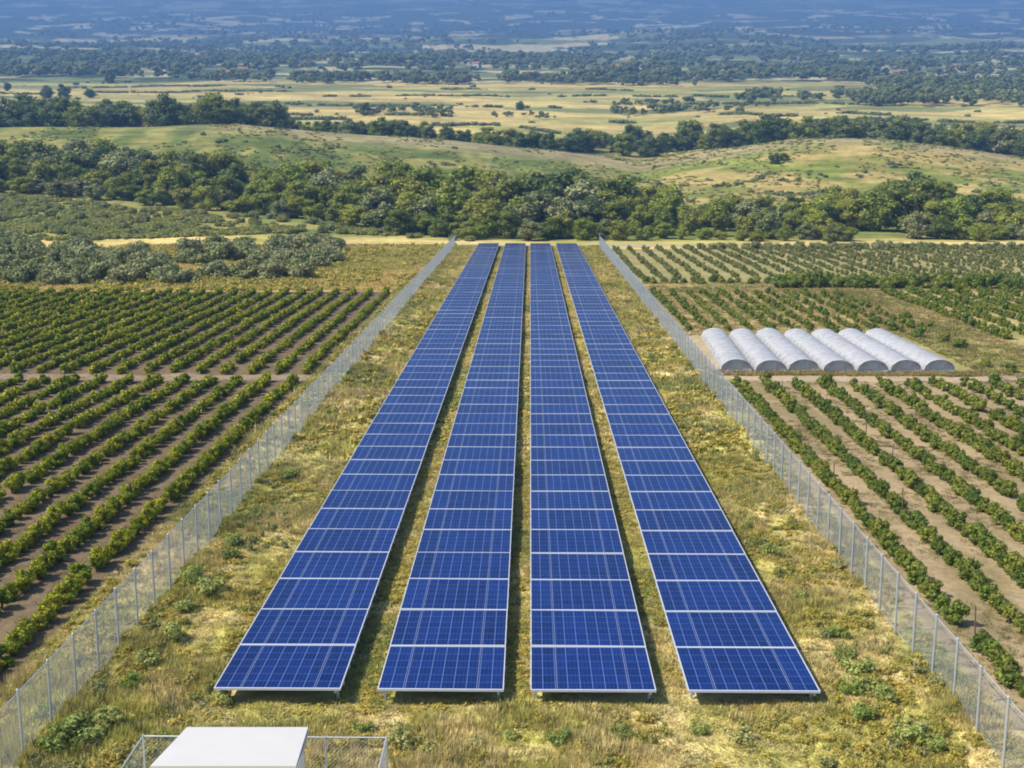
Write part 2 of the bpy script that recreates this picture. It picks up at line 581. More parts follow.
def voro(u, v, seed):
    iu, iv = np.floor(u), np.floor(v)
    best = np.full(u.shape, 9e9); idr = np.zeros(u.shape)
    for du in (-1, 0, 1):
        for dv in (-1, 0, 1):
            cu, cv = iu + du, iv + dv
            d = (cu + hsh(cu, cv, seed) - u) ** 2 + (cv + hsh(cu, cv, seed + 1) - v) ** 2
            r = hsh(cu, cv, seed + 2)
            m = d < best
            best = np.where(m, d, best); idr = np.where(m, r, idr)
    return idr


def hill_zone(x, y, z):
    sh = x.shape + (3,)
    px, py = proj(x, y, z)
    wob = (fbm(x / 40, y / 40, 91, 3) - .5)
    wpx, wpy = px + wob * 22, py + wob * 4
    B = lambda *c: np.broadcast_to(np.array(c), sh)
    fine = fbm(x / 9, y / 14, 95, 5)
    # the rough pasture of the first hill
    c = lerp(B(.115, .15, .034), B(.27, .25, .07), smooth(fine, .40, .66))
    right = smooth(px, 560, 660)
    c = lerp(c, lerp(B(.21, .235, .045), B(.42, .32, .11), smooth(fbm(x / 18, y / 14, 99, 4), .42, .60)), right)
    edge = smooth(y, 405, 428) * (1 - smooth(y, 428, 470))
    c = lerp(c, B(.33, .265, .14), edge * smooth(px, 120, 300) * .8)
    lowg = (1 - smooth(y, 300, 330))
    c = lerp(c, lerp(B(.17, .20, .05), B(.34, .30, .09), smooth(fine, .4, .7)), lowg)
    # the gold fields beyond
    strip = voro(px / 170 + wob * .3, np.log(np.maximum(y, 1)) * 20 + px / 1600, 5)
    gold = lerp(B(.50, .39, .14), B(.33, .31, .10), smooth(strip, .25, .8))
    gold = np.where((strip > .82)[..., None], B(.20, .21, .075), gold)
    gold = gold * (.55 + .9 * fbm(x / 45, y / 16, 103, 4))[..., None]
    c = lerp(c, gold, smooth(y + wob * 40, 500, 560))
    # patchwork farther out
    pw = voro(px / 62 + (fbm(x / 50, y / 120, 46, 3) - .5) * 1.2, np.log(np.maximum(y, 1)) * 30 + (fbm(x / 60, y / 90, 47, 3) - .5) * .8, 25)
    wood, mead, straw = B(.065, .088, .036), B(.16, .19, .07), B(.44, .38, .20)
    pc = np.where((pw < .42)[..., None], wood, np.where((pw < .76)[..., None], mead, straw))
    c = lerp(c, pc, smooth(y + wob * 120, 1080, 1160))
    mt = lerp(B(.045, .062, .032), B(.36, .33, .20), (voro(px / 24 + (fbm(x / 90, y / 300, 48, 3) - .5) * 2.2, np.log(np.maximum(y, 1)) * 75 + (fbm(x / 120, y / 200, 49, 3) - .5) * 2.0, 45) > .80).astype(float))
    c = lerp(c, mt, smooth(y, 3000, 3400))
    c = lerp(c, lerp(B(.022, .034, .024), B(.085, .105, .06), smooth(fbm(px / 30, np.log(np.maximum(y, 1)) * 40, 33, 4), .4, .65)), smooth(y, 4300, 4900) * .6)
    return c


def axis(knots):
    out = []
    for (a, sa), (b, sb) in zip(knots[:-1], knots[1:]):
        p = a
        while p < b - 1e-6:
            out.append(p)
            p += sa + (sb - sa) * (p - a) / (b - a)
    out.append(knots[-1][0])
    return np.array(out)


def grid_mesh(name, X, Y, Z, mat, zone):
    ny, nx = X.shape
    V = np.stack([X, Y, Z], -1).reshape(-1, 3)
    i = np.arange(ny * nx).reshape(ny, nx)
    Q = np.stack([i[:-1, :-1], i[:-1, 1:], i[1:, 1:], i[1:, :-1]], -1).reshape(-1, 4)
    return np_mesh(name, V, Q, mats=[mat], cols={'albedo': zone.reshape(-1, 3)}, smooth_shade=True)


xa = axis([(-420, 12), (-90, 1.0), (-40, .5), (-16, .25), (14, .25), (40, .5), (90, 1.0), (420, 12)])
ya = axis([(-60, 3), (20, .3), (70, .3), (120, .5), (228, .8)])
ya[-1] = 228.0
X, Y = np.meshgrid(xa, ya)
Z = terrain_z(X, Y)
o = link('field_ground', grid_mesh('field_ground', X, Y, Z, M_FIELD, near_zone(X, Y)))
tag(o, kind='structure')
s = np.linspace(-1, 1, 760)
s = np.sign(s) * np.abs(s) ** 1.25
yb = np.concatenate([[228.0], 228 + np.cumsum(np.geomspace(.7, 26, 520)) * (6500 - 228) / np.sum(np.geomspace(.7, 26, 520))])
S, Y = np.meshgrid(s, yb)
X = S * (420 + (Y - 228) * .75)
Z = terrain_z(X, Y)
zn = hill_zone(X, Y, Z)
zn = lerp(near_zone(X, Y), zn, smooth(Y, 230, 242))
o = link('hills', grid_mesh('hills', X, Y, Z, M_HILL, zn))
tag(o, kind='structure')

# ------------------------------------------------------------------ haze
hz = MB().box(-5600, 5600, -220, 6750, -8, 1320)
hm = bpy.data.materials.new('haze_air')
hm.use_nodes = True
ht = hm.node_tree
ht.nodes.clear()
ho = ht.nodes.new('ShaderNodeOutputMaterial')
hv = ht.nodes.new('ShaderNodeVolumePrincipled')
hv.inputs['Color'].default_value = HAZE_COLOR
hv.inputs['Density'].default_value = HAZE_DENSITY
hv.inputs['Anisotropy'].default_value = 0.0
ht.links.new(hv.outputs[0], ho.inputs['Volume'])
tag(hz.build('haze', hm), kind='stuff')

# ------------------------------------------------------------------ solar tables
H_T = 0.55
ZT = H_T
def table_parts():
    w, L = TW / 2, TP
    fr = MB()
    y0, y1 = 0.0, L - .012
    fr.box(-w, w, y0, y0 + .048, ZT - .055, ZT + .012)               # front lip of the table
    fr.box(-w, w, y1 - .048, y1, ZT - .055, ZT + .012)
    fr.box(-w, -w + .03, y0 + .048, y1 - .048, ZT - .055, ZT + .012)
    fr.box(w - .03, w, y0 + .048, y1 - .048, ZT - .055, ZT + .012)
    cuts = [-w + .032, -w + TW * .215, w - TW * .215, w - .032]
    mods = []
    for a, b in zip(cuts[:-1], cuts[1:]):
        mods.append(MB().box(a + .008, b - .008, y0 + .050, y1 - .050, ZT - .035, ZT + .004).mesh('solar_module', M_SOLAR))
    dv = [MB().box(c - .005, c + .005, y0 + .050, y1 - .050, ZT - .045, ZT + .007).mesh('divider', M_GALV) for c in cuts[1:3]]
    rails = [MB().box(x - .03, x + .03, y0 + .02, y1 - .02, ZT - .15, ZT - .058).mesh('rail', M_GALV) for x in (-w + .16, w - .16)]
    legs = [MB().box(x - .035, x + .035, y - .035, y + .035, -.15, ZT - .152).mesh('leg', M_GALV) for x in (-w + .16, w - .16) for y in (.45, L - .45)]
    cl = []
    for x in (-w, w):
        for y in (.5, 1.6, 2.6):
            s_ = 1 if x > 0 else -1
            x0, x1 = sorted((x + .002 * s_, x + .03 * s_))
            cl.append(MB().box(x0, x1, y - .04, y + .04, ZT - .12, ZT - .03).mesh('clamp', M_GALV))
    return fr.mesh('frame', M_ALU), mods, dv, rails, legs, cl


def simple_table():
    """the same table as one mesh, for the far end where its parts are below a pixel"""
    fr, mods, dv, rails, legs, cl = table_parts()
    b = MB(); mi = []
    for me, k in [(fr, 1)] + [(m, 0) for m in mods] + [(m, 1) for m in dv] + [(m, 2) for m in rails + legs]:
        off = len(b.v)
        b.v += [tuple(v.co) for v in me.vertices]
        for p in me.polygons:
            b.f.append(tuple(off + i for i in p.vertices)); mi.append(k)
    me = b.mesh('solar_table', M_SOLAR)
    me.materials.append(M_ALU); me.materials.append(M_GALV)
    me.polygons.foreach_set('material_index', np.array(mi, np.int32))
    return me


fr, mods, dvs, rails, legs, cls = table_parts()
far_table = simple_table()
Y_T0 = y_of(690, ZT)
Y_T1 = y_of(243.5, ZT)
sizes = []
yy = Y_T0
k = 0
while yy < Y_T1 - 1.5:
    sc = np.interp(yy, [32, 36, 45, 60, 75, 225], [1.077, 1.02, .99, .95, .92, .91])
    sizes.append((yy, sc)); yy += TP * sc; k += 1
ROWN = ['leftmost', 'second from the left', 'second from the right', 'rightmost']
rt = random.Random(3)
for r, (xa_, xb_) in enumerate(ROW_X):
    for i, (yy, sc) in enumerate(sizes):
        lab = f'{ordinal(i + 1)} blue solar table from the near end of the {ROWN[r]} row'
        sx = (xb_ - xa_) / TW
        if i < 22:
            t = empty('solar_table', ((xa_ + xb_) / 2, yy, rt.uniform(-.012, .012)))
            link('frame', fr, t)
            for m in mods: link('solar_module', m, t)
            for m in dvs: link('divider', m, t)
            for m in rails: link('rail', m, t)
            for m in legs: link('leg', m, t)
            if i < 12:
                for m in cls: link('clamp', m, t)
        else:
            t = link('solar_table', far_table)
            t.location = ((xa_ + xb_) / 2, yy, rt.uniform(-.012, .012))
        t.scale = (sx, sc, 1)
        t.rotation_euler = (math.radians(rt.uniform(-.25, .25)), math.radians(rt.uniform(-.3, .3)), 0)
        tag(t, lab, 'solar table', 'solar tables in four long rows')

# ------------------------------------------------------------------ fences
def tall_fence(x, y0, y1, side, label):
    root = empty('chain_link_fence', (x, y0, 0))
    tag(root, label, 'fence')
    L, Hf, pitch = y1 - y0, 2.05, 1.9
    n = int(L / pitch)
    pm = MB().tube([(0, 0, -.3), (0, 0, Hf + .1)], .036, 8).tube([(0, 0, Hf + .1), (0, 0, Hf + .13)], [.045, .02], 8).mesh('post', M_GALV)
    rest = MB()
    for i in range(n + 1):
        if i < 100:
            p = link('post', pm, root); p.location = (0, i * pitch, 0)
            p.rotation_euler = (math.radians(rt.uniform(-.7, .7)), math.radians(rt.uniform(-.7, .7)), 0)
        else:
            rest.tube([(0, i * pitch, -.3), (0, i * pitch, Hf + .1)], .036, 6)
    if rest.v:
        tag(rest.build('post', M_GALV, root), kind='stuff')
    for z in (.06, Hf):
        MB().tube([(side * .042, 0, z), (side * .042, L, z)], .009 if z < Hf else .014, 5).build('tension_wire', M_GALV, root)
    # chain link: real diagonal wires, two layers
    step, r = .115, .003
    m = int((L - Hf) / step)
    yy = np.arange(m) * step
    ang = np.array([0, 2.094, 4.189])
    ca, sa = np.cos(ang) * r, np.sin(ang) * r
    Vs, Qs, off = [], [], 0
    for sgn, xo in ((1, .052), (-1, .060)):
        st = yy if sgn > 0 else yy + Hf
        en = st + sgn * Hf
        v = np.zeros((m, 2, 3, 3))
        for e, (yv, zv) in enumerate(((st, .03), (en, Hf))):
            v[:, e, :, 0] = side * xo + ca
            v[:, e, :, 1] = yv[:, None] + sa * .7
            v[:, e, :, 2] = zv + sa * .7 * -sgn
        Vs.append(v.reshape(-1, 3))
        b = off + np.arange(m)[:, None] * 6
        for q in range(3):
            q2 = (q + 1) % 3
            Qs.append(np.concatenate([b + q, b + q2, b + 3 + q2, b + 3 + q], 1))
        off += m * 6
    link('wire_mesh', np_mesh('wire_mesh', np.concatenate(Vs), np.concatenate(Qs), mats=[M_WIRE]), root)


tall_fence(FENCE_L, 20, 218, -1, 'long chain link fence with grey steel posts between the vineyard and the solar rows')
tall_fence(FENCE_R, 20, 218, 1, 'long chain link fence with grey steel posts between the orchard and the solar rows')

# ------------------------------------------------------------------ shed and its low fence
zb, zf = 2.5, 3.2
rb = [unproj(187, 727, zb), unproj(308, 727, zb)]
rf = [unproj(150, 766, zf), unproj(296, 766, zf)]
shed = empty('utility_shed', ((rb[0][0] + rb[1][0]) / 2, (rb[0][1] + rf[0][1]) / 2, 0))
tag(shed, 'small pale shed with a sloping white roof near the fenced corner', 'shed')
ox, oy = shed.location.x, shed.location.y
Rq = [(rf[0][0] - ox, rf[0][1] - oy, zf), (rf[1][0] - ox, rf[1][1] - oy, zf), (rb[1][0] - ox, rb[1][1] - oy, zb), (rb[0][0] - ox, rb[0][1] - oy, zb)]
MB().hexa([(x, y, z - .10) for x, y, z in Rq], Rq).build('roof', M_ROOF, shed)
cxx = sum(q[0] for q in Rq) / 4; cyy = sum(q[1] for q in Rq) / 4
ins = [(cxx + (x - cxx) * .93, cyy + (y - cyy) * .93, zf - .115 - (zf - zb) * ((.5 + .5 * (1 if y > cyy else -1) * .93))) for x, y, z in Rq]
MB().hexa([(x, y, -.1) for x, y, z in ins], ins).build('wall', M_WALL, shed)
fx0, fx1, fy = ins[0][0], ins[1][0], min(ins[0][1], ins[1][1])
dr = MB().box(fx0 + 1.0, fx0 + 1.95, fy - .045, fy - .004, .05, 2.05).build('door', M_DOOR, shed)
MB().box(fx0 + 1.8, fx0 + 1.86, fy - .085, fy - .047, 1.0, 1.12).build('handle', M_GALV, dr)
MB().tube([(Rq[1][0] + .02, Rq[1][1] + .1, zf - .06), (Rq[2][0] + .02, Rq[2][1] - .1, zb - .06)], .018, 6).build('gutter', M_GALV, shed)


def low_fence():
    zt = 1.8
    c0 = unproj(143, 736, zt); c1 = unproj(387, 736, zt); mid = unproj(326, 736, zt)
    root = empty('wire_enclosure', (c0[0], c0[1], 0))
    tag(root, 'low wire mesh enclosure with thin steel posts around the white roofed shed', 'fence')
    W = c1[0] - c0[0]; Dp = 7.5
    P = [(0, 0), (1.9, 0), (mid[0] - c0[0], 0), (W, 0)] + [(x, -y) for x in (0, W) for y in (1.9, 3.8, 5.7, Dp)]
    pm = MB().tube([(0, 0, -.2), (0, 0, zt + .03)], .026, 8).mesh('post', M_GALV)
    for p in P:
        q = link('post', pm, root); q.location = (p[0], p[1], 0)
    MB().tube([(0, 0, zt), (W, 0, zt)], .02, 6).build('top_rail', M_GALV, root)
    for x in (0, W):
        MB().tube([(x, -.03, zt), (x, -Dp, zt)], .02, 6).build('top_rail', M_GALV, root)
    def panel(a, b):
        a, b = Vector(a), Vector(b)
        d = (b - a); L = d.length; d.normalize()
        m = MB()
        s_, r = .11, .002
        k = -zt
        while k < L:
            for sg in (1, -1):
                u0, u1 = max(k, 0), min(k + zt - .05, L)
                if u1 <= u0: continue
                z0, z1 = .03 + (u0 - k), .03 + (u1 - k)
                if sg < 0: z0, z1 = zt - z0 + .0, zt - z1 + .0
                p0 = a + d * u0; p1 = a + d * u1
                m.tube([(p0.x, p0.y, z0), (p1.x, p1.y, z1)], r, 3, False)
            k += s_
        m.build('wire_mesh', M_WIRE, root)
    panel((0, -.03), (W, -.03))
    panel((.03, 0), (.03, -Dp))
    panel((W - .03, 0), (W - .03, -Dp))


low_fence()

# ------------------------------------------------------------------ polytunnels
def polytunnels():
    Y0, Y1 = y_of(371), y_of(338)
    r0, hgt = 1.17, .93
    L = Y1 - Y0
    names = ['first', 'second', 'third', 'fourth', 'fifth', 'sixth', 'seventh']
    na, ns = 15, 60
    for k in range(7):
        x = 15.75 + 2.56 * k
        rr = random.Random(k)
        t = empty('polytunnel', (x, Y0 + rr.uniform(-.25, .25), 0), -math.radians(2.8 - .45 * k))
        tag(t, f'{names[k]} white plastic polytunnel counted from the fence, open arched end towards the orchard', 'polytunnel', 'polytunnels side by side beyond the orchard')
        a = np.linspace(0, math.pi, na)
        yv = np.linspace(0, L, ns)
        V, Q = [], []
        jit = [[rr.uniform(-.022, .022) for _ in a] for _ in yv]
        for th in (0, .012):
            for j, yj in enumerate(yv):
                sag = 1 - (.03 + .03 * hsh(np.array([int(yj / (L / 11))]), np.array([k]), 7)[0]) * (0.5 - 0.5 * math.cos(2 * math.pi * yj / (L / 11))) + rr.uniform(-.012, .012)
                for q_, ai in enumerate(a):
                    ca, sa = math.cos(ai), math.sin(ai)
                    w_ = 1 + (jit[j][q_] if 0 < q_ < na - 1 else 0)
                    V.append((ca * (r0 - th) * (sag * .5 + .5) * w_, yj, -.02 + (hgt - th) * sag * w_ * sa ** .8))
        n1 = na * ns
        for j in range(ns - 1):
            for i in range(na - 1):
                p = j * na + i
                Q.append((p, p + na, p + na + 1, p + 1))
                p += n1
                Q.append((p, p + 1, p + na + 1, p + na))
        for j in (0, ns - 1):
            for i in range(na - 1):
                p = j * na + i
                Q.append((p, p + 1, p + 1 + n1, p + n1))
        link('cover', np_mesh('cover', V, Q, mats=[M_PLASTIC], smooth_shade=True), t)
        for j in range(12):
            yj = min(max(L / 11 * j, .04), L - .04)
            MB().tube([(math.cos(ai) * (r0 + .012), yj, -.02 + (hgt + .012) * math.sin(ai) ** .8) for ai in a], .024, 6).build('hoop', M_HOOP, t, True)
        # the upper end is closed with gathered film
        V = [(math.cos(ai) * r0 * .96, L - .12, -.02 + hgt * .95 * math.sin(ai) ** .8) for ai in a] + [(0, L - .2, .02)]
        link('end_film', np_mesh('end_film', V, None, [(i, i + 1, na) for i in range(na - 1)], mats=[M_PLASTIC]), t)
        V = [(math.cos(ai) * r0 * .97, .14, -.02 + hgt * .94 * math.sin(ai) ** .8) for ai in a] + [(0, .22, .02)]
        link('end_film', np_mesh('end_film', V, None, [(i, i + 1, na) for i in range(na - 1)], mats=[M_PLASTIC]), t)
        for yj in (.1,):
            MB().tube([(-r0 * .97, yj, .05), (r0 * .97, yj, .05)], .02, 6).build('ground_bar', M_HOOP, t)


polytunnels()

# ------------------------------------------------------------------ foliage prototypes
def ico():
    t = (1 + 5 ** .5) / 2
    v = np.array([(-1, t, 0), (1, t, 0), (-1, -t, 0), (1, -t, 0), (0, -1, t), (0, 1, t), (0, -1, -t), (0, 1, -t), (t, 0, -1), (t, 0, 1), (-t, 0, -1), (-t, 0, 1)], float)
    v /= np.linalg.norm(v[0])
    f = np.array([(0, 11, 5), (0, 5, 1), (0, 1, 7), (0, 7, 10), (0, 10, 11), (1, 5, 9), (5, 11, 4), (11, 10, 2), (10, 7, 6), (7, 1, 8), (3, 9, 4), (3, 4, 2), (3, 2, 6), (3, 6, 8), (3, 8, 9), (4, 9, 5), (2, 4, 11), (6, 2, 10), (8, 6, 7), (9, 8, 1)])
    return v, f


ICO_V, ICO_F = ico()


def leaf_quads(c, nrm, size, rng, aspect=.7):
    n = len(c)
    nrm = nrm / np.linalg.norm(nrm, axis=1, keepdims=True)
    r = rng.normal(size=(n, 3))
    u = np.cross(nrm, r); u /= np.linalg.norm(u, axis=1, keepdims=True) + 1e-9
    w = np.cross(nrm, u)
    s = (size * rng.uniform(.6, 1.3, n))[:, None]
    V = np.stack([c - u * s, c - w * s * aspect + nrm * s * .15, c + u * s, c + w * s * aspect + nrm * s * .15], 1).reshape(-1, 3)
    Q = np.arange(n * 4).reshape(n, 4)
    return V, Q


def crown(seed, R, H, z0, nclump, nleaf, leaf, cl=(.32, .5), taper=0.0, core=.72, up=.25, flat=1.0):
    """leaf clumps through an uneven ellipsoid of radius R and height H whose foot is at z0"""
    rng = np.random.default_rng(seed)
    d = rng.normal(size=(nclump, 3)); d /= np.linalg.norm(d, axis=1, keepdims=True)
    rad = rng.uniform(.25, .78, nclump) ** .7
    cc = d * rad[:, None]
    zz = (cc[:, 2] + 1) / 2
    shrink = 1 - taper * zz
    cc[:, 0] *= R * shrink; cc[:, 1] *= R * shrink * flat
    cr = rng.uniform(cl[0], cl[1], nclump) * R * (1 - .45 * taper * zz)
    cc[:, 2] = z0 + H / 2 + cc[:, 2] * np.maximum(H / 2 - cr * .6, .1)
    cc[:, 2] = np.maximum(cc[:, 2], z0 + cr * .6)
    w = cr ** 2 / np.sum(cr ** 2)
    which = rng.choice(nclump, nleaf, p=w)
    ld = rng.normal(size=(nleaf, 3)); ld[:, 2] += up; ld /= np.linalg.norm(ld, axis=1, keepdims=True)
    pos = cc[which] + ld * (cr[which] * rng.uniform(.72, 1.1, nleaf))[:, None] * np.array([1, 1, .9])
    nr = ld + rng.normal(size=(nleaf, 3)) * .55
    V, Q = leaf_quads(pos, nr, leaf, rng)
    lr = np.repeat(np.clip(rng.normal(.5, .22, nleaf) + (hsh(which, which * 0, seed) - .5) * .35, 0, 1), 4)
    cv, ct, cl_ = [], [], []
    off = len(V)
    for k in range(nclump):
        v = ICO_V * (1 + rng.uniform(-.15, .15, (12, 1))) * cr[k] * core * np.array([1, 1, .9]) + cc[k]
        cv.append(v); ct.append(ICO_F + off); off += 12
        cl_.append(np.full(12, .25))
    V = np.concatenate([V] + cv); T = np.concatenate(ct); lr = np.concatenate([lr] + cl_)
    V[:, 2] = np.maximum(V[:, 2], 0.02)
    return V, Q, T, lr


def crown_mesh(name, data, mat):
    V, Q, T, lr = data
    return np_mesh(name, V, Q, T, [mat], {'lrand': lr, 'prand': np.zeros(len(V))})


def trunk_mesh(seed, H, r, limbs=4, bend=.2):
    rr = random.Random(seed)
    m = MB()
    pts = [(0, 0, -.3)] + [(rr.uniform(-bend, bend) * k / 3, rr.uniform(-bend, bend) * k / 3, H * k / 3) for k in (1, 2, 3)]
    m.tube(pts, [r, r * .8, r * .6, r * .3], 7)
    for i in range(limbs):
        a = 2 * math.pi * i / limbs + rr.uniform(-.4, .4)
        z = H * rr.uniform(.45, .8)
        e = H * rr.uniform(.25, .4)
        m.tube([(0, 0, z), (math.cos(a) * e * .6, math.sin(a) * e * .6, z + e * .5), (math.cos(a) * e, math.sin(a) * e, z + e)], [r * .45, r * .3, r * .12], 5)
    return m.mesh('trunk', M_BARK)


def scatter(name, protos, which, pos, rot, scl, mat, prand, parent=None):
    """many copies of a few leaf clusters merged into ONE stuff mesh"""
    Vs, Qs, Ts, lr, pr = [], [], [], [], []
    off = 0
    scl = np.asarray(scl, float)
    if scl.ndim == 1: scl = np.repeat(scl[:, None], 3, 1)
    for k, (V, Q, T, l) in enumerate(protos):
        ii = np.nonzero(which == k)[0]
        if not len(ii): continue
        c, s_ = np.cos(rot[ii])[:, None], np.sin(rot[ii])[:, None]
        P = np.stack([(V[:, 0] * c - V[:, 1] * s_), (V[:, 0] * s_ + V[:, 1] * c), np.broadcast_to(V[:, 2], (len(ii), len(V)))], -1)
        P = P * scl[ii][:, None, :] + pos[ii][:, None, :]
        o_ = off + np.arange(len(ii))[:, None, None] * len(V)
        Vs.append(P.reshape(-1, 3)); Qs.append((Q[None] + o_).reshape(-1, 4)); Ts.append((T[None] + o_).reshape(-1, 3))
        lr.append(np.tile(l, len(ii))); pr.append(np.repeat(prand[ii], len(V)))
        off += len(ii) * len(V)
    me = np_mesh(name, np.concatenate(Vs), np.concatenate(Qs), np.concatenate(Ts), [mat], {'lrand': np.concatenate(lr), 'prand': np.concatenate(pr)})
    o = link(name, me, parent)
    tag(o, kind='stuff')
    return o


def rowname(i):
    return 'nearest' if i == 0 else ordinal(i + 1)


def in_view(x, y, z, m=30):
    px, py = proj(x, y, z)
    return (px > -m) & (px < 1024 + m) & (py < 768 + m) & (py > -m)


def planting(kind, cat, rows, label_fn, group, mat, protos_hi, protos_lo, trunks, n_ind, stuff_name):
    """rows: list of (row number, xs, ys). The n_ind plants nearest the camera are things (> trunk, foliage), the rest is stuff."""
    P = []
    rr = np.random.default_rng(hash(kind) % 1000 if False else len(kind) * 7)
    for (ri, xx, yv) in rows:
        vis = in_view(xx, yv, 0.5)
        n = 0
        for x, y, v in zip(xx, yv, vis):
            if v:
                n += 1
                P.append((x, y, ri, n))
    P.sort(key=lambda p: (p[0] ** 2 + p[1] ** 2))
    hi = [crown_mesh('foliage', d, mat) for d in protos_hi]
    for (x, y, ri, n) in P[:n_ind]:
        o = empty(kind, (x, y, float(terrain_z(np.array([x]), np.array([y]))[0])), rr.choice([0, math.pi]) + rr.normal(0, .25))
        sc_ = float(np.clip(rr.normal(1, .12), .65, 1.3))
        o.scale = (sc_ * rr.uniform(.9, 1.12), sc_ * rr.uniform(.9, 1.12), sc_ * rr.uniform(.88, 1.12))
        link('trunk', trunks[rr.integers(len(trunks))], o)
        link('foliage', hi[rr.integers(len(hi))], o)
        tag(o, label_fn(ri, n), cat, group)
    R = np.array([(p[0], p[1]) for p in P[n_ind:]])
    if len(R):
        pos = np.concatenate([R, terrain_z(R[:, 0], R[:, 1])[:, None]], 1)
        m = len(R)
        scl = np.clip(rr.normal(1, .14, m), .65, 1.35)[:, None] * rr.uniform(.9, 1.12, (m, 3))
        scatter(stuff_name, protos_lo, rr.integers(0, len(protos_lo), m), pos, rr.choice([0, math.pi], m) + rr.normal(0, .25, m), scl, mat, rr.uniform(0, 1, m))
    print(kind, len(P))


# vines: bushy, about a metre and a quarter tall
vine_hi = [crown(100 + k, .33, .90, -.12, 13, 800, .052, (.38, .54), .2, flat=1.35) for k in range(7)]
vine_lo = [crown(140 + k, .32, .86, -.12, 10, 240, .09, (.38, .54), .2, flat=1.35) for k in range(7)]
orch_hi = [crown(200 + k, .34, .92, -.10, 12, 800, .052, (.38, .56), .15, flat=1.3) for k in range(7)]
orch_lo = [crown(240 + k, .37, .94, -.10, 9, 220, .09, (.36, .56), .25, flat=1.15) for k in range(7)]
vine_trunks = [trunk_mesh(300 + k, .7, .045, 3, .08) for k in range(3)]

rr = np.random.default_rng(5)
rows = []
for k in range(26):
    x = -16.95 - 2.0 * k
    y = np.concatenate([np.arange(26, 85.6, .58), np.arange(88.6, 143, .58)])
    keep = rr.uniform(size=len(y)) > .03
    y = (y + rr.normal(0, .12, len(y)))[keep]
    rows.append((k, x + rr.normal(0, .06, len(y)), y))
planting('grape_vine', 'vine', rows, lambda r, n: f'{ordinal(n)} leafy vine along the {rowname(r)} vineyard row from the fence', 'vines in the vineyard rows',
         M_VINE, vine_hi, vine_lo, vine_trunks, 300, 'distant_vines')
rows = []
for k in range(13):
    x = 14.85 + 2.0 * k
    y = np.arange(26, 84.8, .70)
    keep = rr.uniform(size=len(y)) > .05
    y = (y + rr.normal(0, .14, len(y)))[keep]
    rows.append((k, x + rr.normal(0, .06, len(y)), y))
planting('orchard_bush', 'bush', rows, lambda r, n: f'{ordinal(n)} dark green bush along the {rowname(r)} orchard row from the fence', 'bushes in the orchard rows',
         M_ORCH, orch_hi, orch_lo, vine_trunks, 300, 'distant_orchard')


stake_m = MB().tube([(0, 0, -.2), (0, 0, 1.35)], [.032, .026], 6).mesh('orchard_stake', M_STAKE)
nstk = 0
for k, yv in enumerate([38, 52.5, 61, 47, 70, 57, 79, 66]):
    xs_ = 14.85 + 2.0 * (k % 5)
    if not in_view(np.array([xs_]), np.array([yv]), .5)[0]: continue
    nstk += 1
    o = link('orchard_stake', stake_m); o.location = (xs_ + .05, yv, 0)
    o.rotation_euler = (rr.uniform(-.05, .05), rr.uniform(-.05, .05), 0)
    tag(o, f'{"farther " if k > 4 else "nearer " if k < 3 else ""}weathered wooden stake standing in the {rowname(k % 5)} orchard row from the fence', 'stake', 'wooden stakes in the orchard rows')


def block(name, pts, protos, mat, scl, zs=1.0):
    pts = np.array(pts)
    pts = pts[in_view(pts[:, 0], pts[:, 1], .5)]
    m = len(pts)
    pos = np.concatenate([pts, terrain_z(pts[:, 0], pts[:, 1])[:, None]], 1)
    s_ = np.clip(rr.normal(1, .16, m), .6, 1.4)[:, None] * rr.uniform(.9, 1.12, (m, 3)) * scl
    s_[:, 2] *= zs
    scatter(name, protos, rr.integers(0, len(protos), m), pos, rr.choice([0, math.pi], m) + rr.normal(0, .3, m), s_, mat, rr.uniform(0, 1, m))
    print(name, m)


pts = []
for k in range(13):                                                    # rows behind the polytunnels
    x = 14.9 + 1.95 * k
    if x > 38: break
    pts += [(x + rr.normal(0, .12), y + rr.normal(0, .15)) for y in np.arange(111, 143, 1.1) if rr.uniform() > .06]
block('orchard_rows_behind_tunnels', pts, orch_lo, M_ORCH, .9)
pts = []
for k in range(14):                                                    # dark rows at the right edge
    x = 42.6 + 2.9 * k
    pts += [(x + rr.normal(0, .12), y + rr.normal(0, .15)) for y in np.arange(98 + max(0, 3 - k) * 3, 145, .55) if rr.uniform() > .03]
block('dark_orchard_rows', pts, orch_lo, M_ORCH, 1.0, 1.1)
pts = []
for k in range(40):                                                    # the upper orchard up to the track
    x = 14.8 + 2.6 * k
    pts += [(x + rr.normal(0, .14), y + rr.normal(0, .15)) for y in np.arange(160, 214, 1.25) if rr.uniform() > .06]
block('upper_orchard_rows', pts, orch_lo, M_ORCH_PALE, .98)

# ------------------------------------------------------------------ shrubs
olive_m = [crown_mesh('foliage', crown(400 + k, 1.6, 2.6, -.5, 18, 1100, .15, (.34, .52), .2), M_OLIVE) for k in range(5)]
pale_m = [crown_mesh('foliage', crown(410 + k, 1.6, 2.3, -.5, 18, 1100, .15, (.34, .52), .2), M_ORCH_PALE) for k in range(4)]
dkbush_m = [crown_mesh('foliage', crown(420 + k, 1.4, 2.6, -.4, 15, 900, .14, (.34, .52), .2), M_ORCH) for k in range(4)]
shrub_trunk = [trunk_mesh(430 + k, 1.0, .10, 4, .1) for k in range(2)]


